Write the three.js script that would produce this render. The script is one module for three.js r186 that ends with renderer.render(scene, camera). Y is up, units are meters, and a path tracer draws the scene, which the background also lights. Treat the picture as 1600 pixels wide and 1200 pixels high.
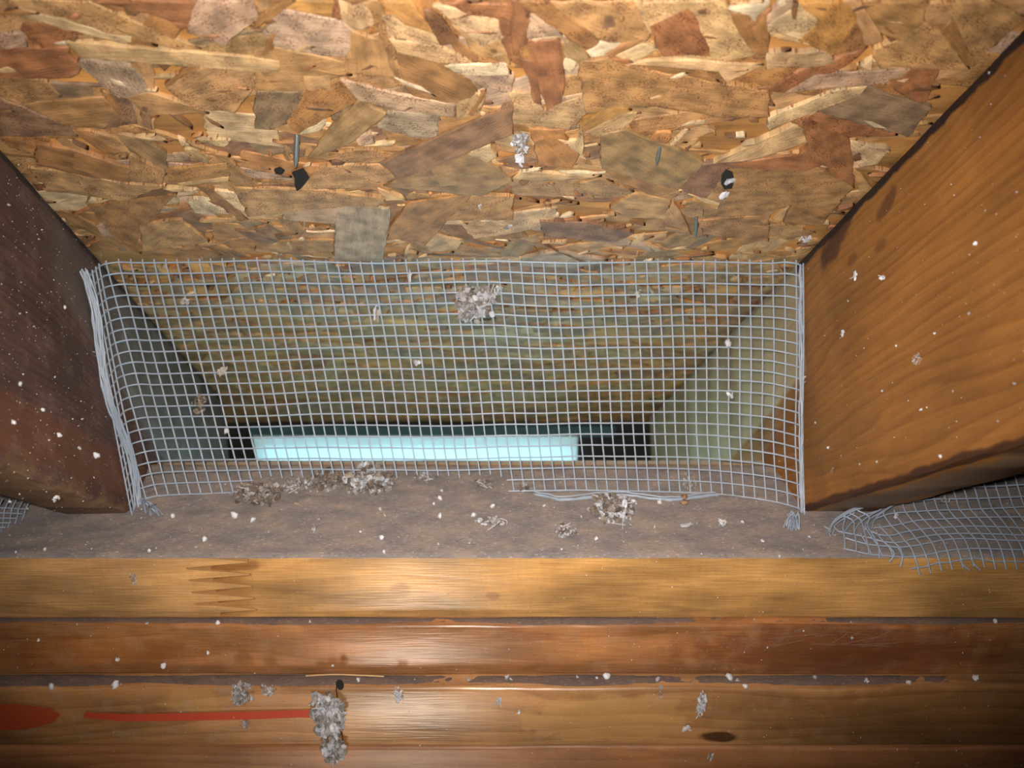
import * as THREE from 'three';
import { mergeGeometries, toCreasedNormals, mergeVertices } from 'three/addons/utils/BufferGeometryUtils.js';
import { createNoise2D, createNoise3D } from 'simplex-noise';

// ------------------------------------------------------------------ camera, sky, lamps, exposure
const scene = new THREE.Scene();
const FOCAL = 1202, TILT = THREE.MathUtils.degToRad(24.5), EYE = new THREE.Vector3(0, 0.2336, 0);
const camera = new THREE.PerspectiveCamera(2 * THREE.MathUtils.radToDeg(Math.atan(600 / FOCAL)), 4 / 3, 0.01, 200);
camera.position.copy(EYE);
camera.rotation.set(-TILT, 0, 0);
camera.focus = 0.36;
camera.userData.fStop = 9;

const renderer = new THREE.WebGLRenderer({ antialias: true });
renderer.toneMapping = THREE.LinearToneMapping;
renderer.toneMappingExposure = 1.0;
renderer.shadowMap.enabled = true;

{ // overcast bluish sky, an even gradient from horizon to zenith
  const W = 64, H = 32, d = new Float32Array(W * H * 4);
  for (let j = 0; j < H; j++) for (let i = 0; i < W; i++) {
    const up = Math.max(0, Math.sin(((j + 0.5) / H - 0.5) * Math.PI)), o = (j * W + i) * 4;
    d[o] = 0.42 - 0.13 * up; d[o + 1] = 0.86 - 0.18 * up; d[o + 2] = 1.00 - 0.12 * up; d[o + 3] = 1;
  }
  const sky = new THREE.DataTexture(d, W, H, THREE.RGBAFormat, THREE.FloatType);
  sky.mapping = THREE.EquirectangularReflectionMapping; sky.magFilter = THREE.LinearFilter; sky.needsUpdate = true;
  scene.background = sky; scene.environment = sky;
  scene.backgroundIntensity = 24; scene.environmentIntensity = 24;
}
function spot(name, at, to, color, intensity, angle, penumbra, radius) {
  const l = new THREE.SpotLight(color, intensity, 0, angle, penumbra, 2);
  l.name = name; l.position.set(...at); l.target.position.set(...to);
  l.castShadow = true; l.shadow.radius = radius; l.shadow.camera.near = 0.005;
  scene.add(l, l.target);
  return l;
}
// the flash right beside the lens, and a low lamp added to put a glossy highlight on the plates
spot('flash_lamp', [-0.008, 0.2336 + 0.012, 0.004], [-0.012, 0.10, -0.42], 0xfff6ea, 0.88, 0.87, 1.0, 0.25);
spot('added_highlight_lamp', [-0.105, -0.36, 0.02], [-0.045, -0.03, -0.32], 0xfff0dc, 0.25, 0.52, 1.0, 2.6);

// ------------------------------------------------------------------ helpers
const V = (x, y, z) => new THREE.Vector3(x, y, z);
const { lerp, clamp, smoothstep } = THREE.MathUtils;
function rng(a) { return () => { a |= 0; a = a + 0x6d2b79f5 | 0; let t = Math.imul(a ^ a >>> 15, 1 | a); t = t + Math.imul(t ^ t >>> 7, 61 | t) ^ t; return ((t ^ t >>> 14) >>> 0) / 4294967296; }; }
const n2 = createNoise2D(rng(11)), n3 = createNoise3D(rng(12));
const fbm = (x, y, o = 4) => { let s = 0, a = 0.5; for (let i = 0; i < o; i++) { s += a * n2(x, y); x = x * 2.03 + 7.1; y = y * 2.03 + 3.7; a *= 0.5; } return s; };
const rgb = (h) => new THREE.Color(h);

// sight lines: where the ray of a photograph pixel meets a plane of the place
function ray(px, py) { return V(px - 800, 600 - py, -FOCAL).applyAxisAngle(V(1, 0, 0), -TILT).normalize(); }
function meet(px, py, point, normal) { const d = ray(px, py); return d.multiplyScalar(point.clone().sub(EYE).dot(normal) / d.dot(normal)).add(EYE); }
const UP = V(0, 1, 0), FRONT = V(0, 0, 1);
const onLevel = (px, py, y) => meet(px, py, V(0, y, 0), UP);
const onFace = (px, py, z) => meet(px, py, V(0, 0, z), FRONT);

const counts = new Map();
function numbered(name) { const n = counts.get(name) ?? 0; counts.set(name, n + 1); return n ? `${name}_${String(n).padStart(3, '0')}` : name; }
function mesh(name, geometry, material, parent) {
  const m = new THREE.Mesh(geometry, material);
  m.name = parent === scene || !parent ? numbered(name) : name;
  m.castShadow = m.receiveShadow = true;
  (parent ?? scene).add(m);
  return m;
}
function part(parent, name, geometry, material) {
  parent.userData.taken ??= {};
  const n = parent.userData.taken[name] ?? 0; parent.userData.taken[name] = n + 1;
  const m = new THREE.Mesh(geometry, material); m.name = n ? `${name}_${String(n).padStart(3, '0')}` : name;
  m.castShadow = m.receiveShadow = true; parent.add(m); return m;
}
function thing(name, label, category, group, at) {
  const g = new THREE.Group(); g.name = numbered(name); scene.add(g);
  if (at) g.position.copy(at);
  tag(g, label, category, group); return g;
}
function tag(o, label, category, group, kind) { o.userData.label = label; o.userData.category = category; if (group) o.userData.group = group; if (kind) o.userData.kind = kind; return o; }
function structure(o) { o.userData.kind = 'structure'; return o; }
function geo(pos, idx, uv, col) {
  const g = new THREE.BufferGeometry();
  g.setAttribute('position', new THREE.Float32BufferAttribute(pos, 3));
  if (uv) g.setAttribute('uv', new THREE.Float32BufferAttribute(uv, 2));
  if (col) g.setAttribute('color', new THREE.Float32BufferAttribute(col, 3));
  g.setIndex(idx); g.computeVertexNormals(); return g;
}
// loft through rings of equal count; u runs along the loft in metres, v round the ring in metres
function loft(rings, us, caps = true, crease = 0.6) {
  const n = rings[0].length, pos = [], uv = [], idx = [];
  const per = [0]; for (let k = 1; k <= n; k++) per.push(per[k - 1] + rings[0][k % n].distanceTo(rings[0][k - 1]));
  rings.forEach((r, i) => { for (let k = 0; k <= n; k++) { const p = r[k % n]; pos.push(p.x, p.y, p.z); uv.push(us[i], per[k]); } });
  for (let i = 0; i + 1 < rings.length; i++) for (let k = 0; k < n; k++) {
    const a = i * (n + 1) + k, b = a + n + 1; idx.push(a, a + 1, b, a + 1, b + 1, b);
  }
  if (caps) for (const e of [0, rings.length - 1]) {
    const at = pos.length / 3, c = V(0, 0, 0); rings[e].forEach((p) => c.add(p)); c.divideScalar(n);
    const o = rings[e][0], ex = rings[e][1].clone().sub(o).normalize();
    pos.push(c.x, c.y, c.z); uv.push(0, 0.02);
    rings[e].forEach((p) => { pos.push(p.x, p.y, p.z); const q = p.clone().sub(o), a = q.dot(ex); uv.push(a * 0.3, Math.sqrt(Math.max(0, q.lengthSq() - a * a))); });
    for (let k = 0; k < n; k++) { const a = at + 1 + k, b = at + 1 + (k + 1) % n; e ? idx.push(at, a, b) : idx.push(at, b, a); }
  }
  return toCreasedNormals(geo(pos, idx, uv), crease);
}
// closed outline with rounded corners: corners as 2D [a, b], rounding radii per corner
function rounded(corners, radii, seg = 3) {
  const out = [], n = corners.length;
  corners.forEach((c, i) => {
    const p = new THREE.Vector2(...c), a = new THREE.Vector2(...corners[(i + n - 1) % n]).sub(p).normalize(), b = new THREE.Vector2(...corners[(i + 1) % n]).sub(p).normalize(), r = radii[i];
    for (let s = 0; s <= seg; s++) { const t = s / seg; out.push(p.clone().addScaledVector(a, r * (1 - t) ** 2).addScaledVector(b, r * t * t)); }
  });
  return out;
}
// a round wire through points
function wire(points, r, sides = 5) {
  const pos = [], idx = [], n = points.length, side = V(0, 0, 0);
  let ref = null;
  points.forEach((p, i) => {
    const d = points[Math.min(i + 1, n - 1)].clone().sub(points[Math.max(i - 1, 0)]).normalize();
    if (!ref) ref = Math.abs(d.y) < 0.9 ? V(0, 1, 0) : V(1, 0, 0);
    ref.addScaledVector(d, -ref.dot(d)).normalize(); side.crossVectors(d, ref);
    for (let k = 0; k < sides; k++) { const a = k / sides * Math.PI * 2; pos.push(p.x + r * (ref.x * Math.cos(a) + side.x * Math.sin(a)), p.y + r * (ref.y * Math.cos(a) + side.y * Math.sin(a)), p.z + r * (ref.z * Math.cos(a) + side.z * Math.sin(a))); }
  });
  for (let i = 0; i + 1 < n; i++) for (let k = 0; k < sides; k++) { const a = i * sides + k, b = i * sides + (k + 1) % sides; idx.push(a, a + sides, b, b, a + sides, b + sides); }
  return geo(pos, idx);
}

// ------------------------------------------------------------------ materials
function texture(W, H, make, srgb = true) {
  const d = new Uint8Array(W * H * 4);
  for (let j = 0; j < H; j++) for (let i = 0; i < W; i++) { const c = make((i + 0.5) / W, (j + 0.5) / H), o = (j * W + i) * 4; for (let k = 0; k < 3; k++) d[o + k] = clamp(c[k] * 255, 0, 255); d[o + 3] = 255; }
  const t = new THREE.DataTexture(d, W, H, THREE.RGBAFormat);
  t.wrapS = t.wrapT = THREE.RepeatWrapping; t.magFilter = THREE.LinearFilter; t.minFilter = THREE.LinearMipmapLinearFilter; t.generateMipmaps = true;
  if (srgb) t.colorSpace = THREE.SRGBColorSpace; t.needsUpdate = true; return t;
}
// sawn softwood; len x wid metres covered, x0/y0 the metres at its corner; stains are {x, y, rx, ry, a, to, turn}
function wood({ W = 1024, H = 512, len = 0.6, wid = 0.3, x0 = 0, y0 = 0, early, late, rings = 160, wave = 1, seed = 0, mottle = 0.10, stains = [], streaks = 0.06, dust = 0, speck = 0.5, rough = 0.62, bump = 0.00022, gloss, patch }) {
  const E = rgb(early).convertLinearToSRGB().toArray(), L = rgb(late).convertLinearToSRGB().toArray(), D = [0.62, 0.55, 0.53];
  if (patch) patch.c = rgb(patch.to).convertLinearToSRGB().toArray();
  stains.forEach((s) => { s.c = rgb(s.to).convertLinearToSRGB().toArray(); });
  const height = new Float32Array(W * H);
  const map = texture(W, H, (u, v) => {
    const x = x0 + u * len, y = y0 + v * wid;
    const warp = wave * (0.012 * n2(x * 2.2 + seed, y * 7 + seed) + 0.006 * n2(x * 6 - seed, y * 16));
    const q = (y + warp) * rings + 0.35 * n2(x * 3, y * 60 + seed), fr = q - Math.floor(q);
    let k = Math.pow(fr, 2.2) * (0.75 + 0.25 * n2(x * 4, Math.floor(q) * 3.3 + seed));
    if (fr > 0.93) k *= (1 - fr) / 0.07;
    const fibre = n2(x * 30 + seed, y * 1400), m = fbm(x * 9 + seed * 1.7, y * 22 + seed, 4), cross = n2(x * 260, y * 20 + seed);
    const f = 1 + streaks * fibre + mottle * 1.6 * m + 0.014 * cross;
    const sp = n2(x * 420 + seed, y * 900) > 0.80 ? 1 - 0.28 * speck : 1;
    const c = [0, 1, 2].map((i) => lerp(E[i], L[i], clamp(k, 0, 1)) * f * sp);
    for (const s of stains) {
      const ca = Math.cos(s.turn ?? 0), sa = Math.sin(s.turn ?? 0), dx = ((x - s.x) * ca + (y - s.y) * sa) / s.rx, dy = (-(x - s.x) * sa + (y - s.y) * ca) / s.ry;
      const r = Math.sqrt(dx * dx + dy * dy) + 0.35 * fbm(x * 60, y * 60 + s.x * 90, 3);
      const a = s.a * (1 - smoothstep(r, s.soft ?? 0.6, 1.1)); if (a > 0) for (let i = 0; i < 3; i++) c[i] = lerp(c[i], s.c[i], a);
    }
    if (patch) { const a = patch.a * patch.at(x, y); for (let i = 0; i < 3; i++) c[i] = lerp(c[i], patch.c[i], a); }
    if (dust) { const a = dust * smoothstep(fbm(x * 45 + seed, y * 45, 4) + 0.35 * n2(x * 500, y * 500), 0.05, 0.65); for (let i = 0; i < 3; i++) c[i] = lerp(c[i], D[i], a); }
    height[Math.min(H - 1, Math.floor(v * H)) * W + Math.min(W - 1, Math.floor(u * W))] = 0.5 + 0.22 * fibre - 0.25 * k;
    return c;
  });
  const bumpMap = texture(W, H, (u, v) => { const h = height[Math.min(H - 1, Math.floor(v * H)) * W + Math.min(W - 1, Math.floor(u * W))]; return [h, h, h]; }, false);
  for (const t of [map, bumpMap]) { t.repeat.set(1 / len, 1 / wid); t.offset.set(-x0 / len, -y0 / wid); }
  return new THREE.MeshPhysicalMaterial({ map, bumpMap, bumpScale: bump, roughness: rough, clearcoat: gloss ?? 0, clearcoatRoughness: 0.42 });
}
const strandGrain = [0, 1].map((sp) => texture(512, 256, (u, v) => { // grey grain, multiplied by each strand's own colour
  const x = u * 0.12, y = v * 0.06, fibre = n2(x * 90, y * 1500 + sp * 40), wide = fbm(x * 22 + sp * 9, y * 160, 3), m = fbm(x * 60 + sp * 5, y * 60, 4);
  const tiny = n2(x * 1500, y * 1700);
  let g = 0.86 + 0.06 * fibre + 0.13 * wide + 0.26 * m + 0.05 * tiny;
  const s = n2(x * 800 + 3, y * 1150 + sp * 77), s2 = fbm(x * 90 + 31, y * 90, 3);
  const lim = sp ? 0.42 - 0.8 * s2 : 0.66 - 0.5 * s2;
  const k = smoothstep(s, lim, lim + 0.25) * (sp ? 0.42 : 0.34);
  return [g * (1 - k * 0.75), g * (1 - k * 0.95), g * (1 - k)];
}));
strandGrain.forEach((t) => t.repeat.set(1 / 0.12, 1 / 0.06));
const strandBump = texture(512, 256, (u, v) => { const g = 0.5 + 0.25 * n2(u * 10, v * 90) + 0.2 * n2(u * 60, v * 60); return [g, g, g]; }, false);
strandBump.repeat.set(1 / 0.12, 1 / 0.06);
const strandMaterial = [0, 1].map((k) => new THREE.MeshStandardMaterial({ map: strandGrain[k], bumpMap: strandBump, bumpScale: 0.00025, roughness: 0.62, vertexColors: true }));

const screenMaterial = new THREE.MeshPhysicalMaterial({ color: rgb('#98a4b6'), roughness: 0.42, clearcoat: 0.35, clearcoatRoughness: 0.3 });
const fluffMaterial = new THREE.MeshPhysicalMaterial({ roughness: 0.6, vertexColors: true, transmission: 0.3, thickness: 0 });
const nailMaterial = new THREE.MeshStandardMaterial({ color: rgb('#9aa0a2'), roughness: 0.42, metalness: 0.85 });
const darkNailMaterial = new THREE.MeshStandardMaterial({ color: rgb('#6d7474'), roughness: 0.6, metalness: 0.6 });
const holeMaterial = new THREE.MeshStandardMaterial({ color: rgb('#12100f'), roughness: 0.95 });
const webMaterial = new THREE.MeshStandardMaterial({ color: rgb('#8a7a74'), roughness: 0.9 });
const paintMaterial = new THREE.MeshStandardMaterial({ color: rgb('#b03a1c'), roughness: 0.7 });

// ------------------------------------------------------------------ roof geometry
const seatRight = onLevel(1255, 799, 0), seatLeft = onLevel(205, 803, 0);
const SLOPE = TILT + Math.atan(362 / FOCAL);
const DOWN = V(0, -Math.sin(SLOPE), -Math.cos(SLOPE)), NORMAL = V(0, Math.cos(SLOPE), -Math.sin(SLOPE)); // down the roof, and out through it
const DEPTH = 0.138;
const deckPoint = seatRight.clone().addScaledVector(NORMAL, DEPTH);
const onDeck = (px, py) => meet(px, py, deckPoint, NORMAL);
const DECK = deckPoint.clone().sub(EYE).dot(NORMAL);           // distance of the eye from the sheathing
const deckOrigin = EYE.clone().addScaledVector(NORMAL, DECK);
const PLATE_BACK = -0.398, EAVE = -0.705;

// ---- rafters
const rafterFaces = {};
function rafter(name, label, top0, top1, seat, outward, tail, material, radii) {
  const g = thing(name, label, 'rafter');
  const a = onDeck(...top0), b = onDeck(...top1), dir = b.clone().sub(a).normalize();
  const topAt = (t) => a.clone().addScaledVector(dir, t), botAt = (t) => seat.clone().addScaledVector(dir, t - seat.clone().sub(a).dot(dir) + 0);
  const ts = []; const t1 = (tail - a.z) / dir.z, t0 = -2.3;
  for (let k = 0; k <= 12; k++) ts.push(lerp(t0, -0.12, k / 12)); for (let k = 1; k <= 70; k++) ts.push(lerp(-0.12, t1, k / 70));
  const sideways = V(outward, 0, 0);
  const rings = ts.map((t, i) => {
    const T = topAt(t), B = botAt(t), down = B.clone().sub(T), depth = down.length(); down.normalize();
    const o2 = rounded([[0.0022, 0], [depth, 0], [depth, 0.038], [0.0022, 0.038]], radii);
    const ring = o2.map((p, k) => { const q = T.clone().addScaledVector(down, p.x).addScaledVector(sideways, p.y); const w = p.x > depth * 0.9 ? 0.0007 : 0.0002; q.y += w * n2(t * 26, k * 0.4 + outward); q.x += w * n2(t * 23 + 9, k * 0.4); return q; });
    return outward > 0 ? ring : ring; });
  let geom = loft(rings, ts.map((t) => t), true, 0.7);
  if (outward < 0) flip(geom);
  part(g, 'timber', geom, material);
  rafterFaces[outward] = { point: topAt(0.1), normal: dir.clone().cross(botAt(0.1).sub(topAt(0.1))).normalize(), a, dir, topAt, botAt };
  return g;
}
function flip(g) { // turn the faces of a non-indexed geometry round
  for (const key of Object.keys(g.attributes)) { const a = g.attributes[key], n = a.itemSize; for (let i = 0; i + 2 < a.count; i += 3) for (let k = 0; k < n; k++) { const p = a.array[(i + 1) * n + k]; a.array[(i + 1) * n + k] = a.array[(i + 2) * n + k]; a.array[(i + 2) * n + k] = p; } }
  const m = g.attributes.normal; for (let i = 0; i < m.array.length; i++) m.array[i] = -m.array[i];
}
const orangeRafterWood = wood({ W: 1536, H: 512, len: 0.9, wid: 0.36, x0: -0.3, early: '#946430', late: '#7c4f24', rings: 190, wave: 1.1, seed: 3.1, mottle: 0.09, speck: 0.3, rough: 0.6,
  stains: [ { x: 0.138, y: 0.0085, rx: 0.021, ry: 0.0085, a: 0.72, to: '#3e241c', turn: 0.35 }, { x: 0.091, y: 0.0154, rx: 0.010, ry: 0.0045, a: 0.6, to: '#45281c', turn: 0.3 }, { x: 0.10, y: 0.031, rx: 0.006, ry: 0.003, a: 0.4, to: '#4c2c1c' }, { x: 0.125, y: 0.026, rx: 0.006, ry: 0.003, a: 0.4, to: '#4c2c1c' },
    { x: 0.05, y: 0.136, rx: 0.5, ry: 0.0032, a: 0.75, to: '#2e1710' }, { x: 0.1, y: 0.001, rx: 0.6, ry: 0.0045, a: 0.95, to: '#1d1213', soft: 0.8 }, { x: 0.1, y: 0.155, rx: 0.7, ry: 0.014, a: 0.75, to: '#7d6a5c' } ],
  patch: { to: '#b3a68c', a: 0.72, at: (x, y) => smoothstep(x, 0.181, 0.186) * (1 - smoothstep(y, 0.063 + 0.193 * (x - 0.192), 0.067 + 0.193 * (x - 0.192))) } }); // the upper part of the tail past the screen is blended toward pale beige
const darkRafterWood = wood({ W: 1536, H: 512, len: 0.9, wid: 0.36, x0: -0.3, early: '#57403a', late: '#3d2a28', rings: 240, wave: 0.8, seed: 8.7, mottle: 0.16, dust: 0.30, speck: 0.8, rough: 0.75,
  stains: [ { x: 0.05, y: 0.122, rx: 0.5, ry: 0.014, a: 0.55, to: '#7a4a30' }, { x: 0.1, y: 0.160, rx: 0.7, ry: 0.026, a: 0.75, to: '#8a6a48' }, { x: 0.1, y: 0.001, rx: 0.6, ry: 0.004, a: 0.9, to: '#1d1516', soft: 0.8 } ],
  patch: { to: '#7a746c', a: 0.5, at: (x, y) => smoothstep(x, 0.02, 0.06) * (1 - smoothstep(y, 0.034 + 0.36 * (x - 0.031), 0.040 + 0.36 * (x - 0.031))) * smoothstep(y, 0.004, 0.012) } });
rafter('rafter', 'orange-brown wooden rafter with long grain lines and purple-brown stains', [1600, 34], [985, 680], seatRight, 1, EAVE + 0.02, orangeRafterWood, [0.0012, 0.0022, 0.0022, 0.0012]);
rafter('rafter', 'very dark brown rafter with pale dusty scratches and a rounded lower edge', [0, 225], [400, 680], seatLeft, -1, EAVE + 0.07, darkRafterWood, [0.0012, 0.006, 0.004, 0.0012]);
const onRight = (px, py) => meet(px, py, rafterFaces[1].point, rafterFaces[1].normal), onLeft = (px, py) => meet(px, py, rafterFaces[-1].point, rafterFaces[-1].normal);

// ---- roof deck of oriented strand board: a core panel under hundreds of strands, each with its own outline and height
const deck = thing('strand_board_panel', 'sloping oriented strand board roof sheathing made of overlapping wood strands', 'roof sheathing');
const UPHILL = DOWN.clone().negate(), INWARD = V(1, 0, 0).cross(UPHILL); // local x along the eave, y up the roof, z into the attic
const basis = new THREE.Matrix4().makeBasis(V(1, 0, 0), UPHILL, INWARD);
deck.position.copy(deckOrigin); deck.quaternion.setFromRotationMatrix(basis);
const toDeck = (px, py) => { const p = onDeck(px, py).sub(deckOrigin); return new THREE.Vector2(p.x, p.dot(UPHILL)); };
const eaveT = -toDeck(800, 663).y;
{
  const core = new THREE.BoxGeometry(2.5, eaveT + 2.6, 0.011); core.translate(0, (2.6 - eaveT) / 2, -0.0055 - 0.0012);
  const p = core.attributes.position, uv = core.attributes.uv; for (let i = 0; i < p.count; i++) uv.setXY(i, p.getX(i), p.getY(i));
  part(deck, 'core_panel', core, wood({ W: 512, H: 512, len: 0.4, wid: 0.4, early: '#a5763f', late: '#8a5c2f', rings: 60, wave: 3, seed: 4, mottle: 0.3, rough: 0.7 }));
}
const TONE = { W: '#e6d4b2', C: '#dabe94', P: '#cdac7e', T: '#bd9464', M: '#b08654', B: '#9c7042', R: '#945f3c', K: '#66462e', G: '#bfa38a', O: '#9a7f56', S: '#80705a', Y: '#b38648', A: '#b7814a', V: '#84644e', Q: '#ab9b85' };
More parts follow.
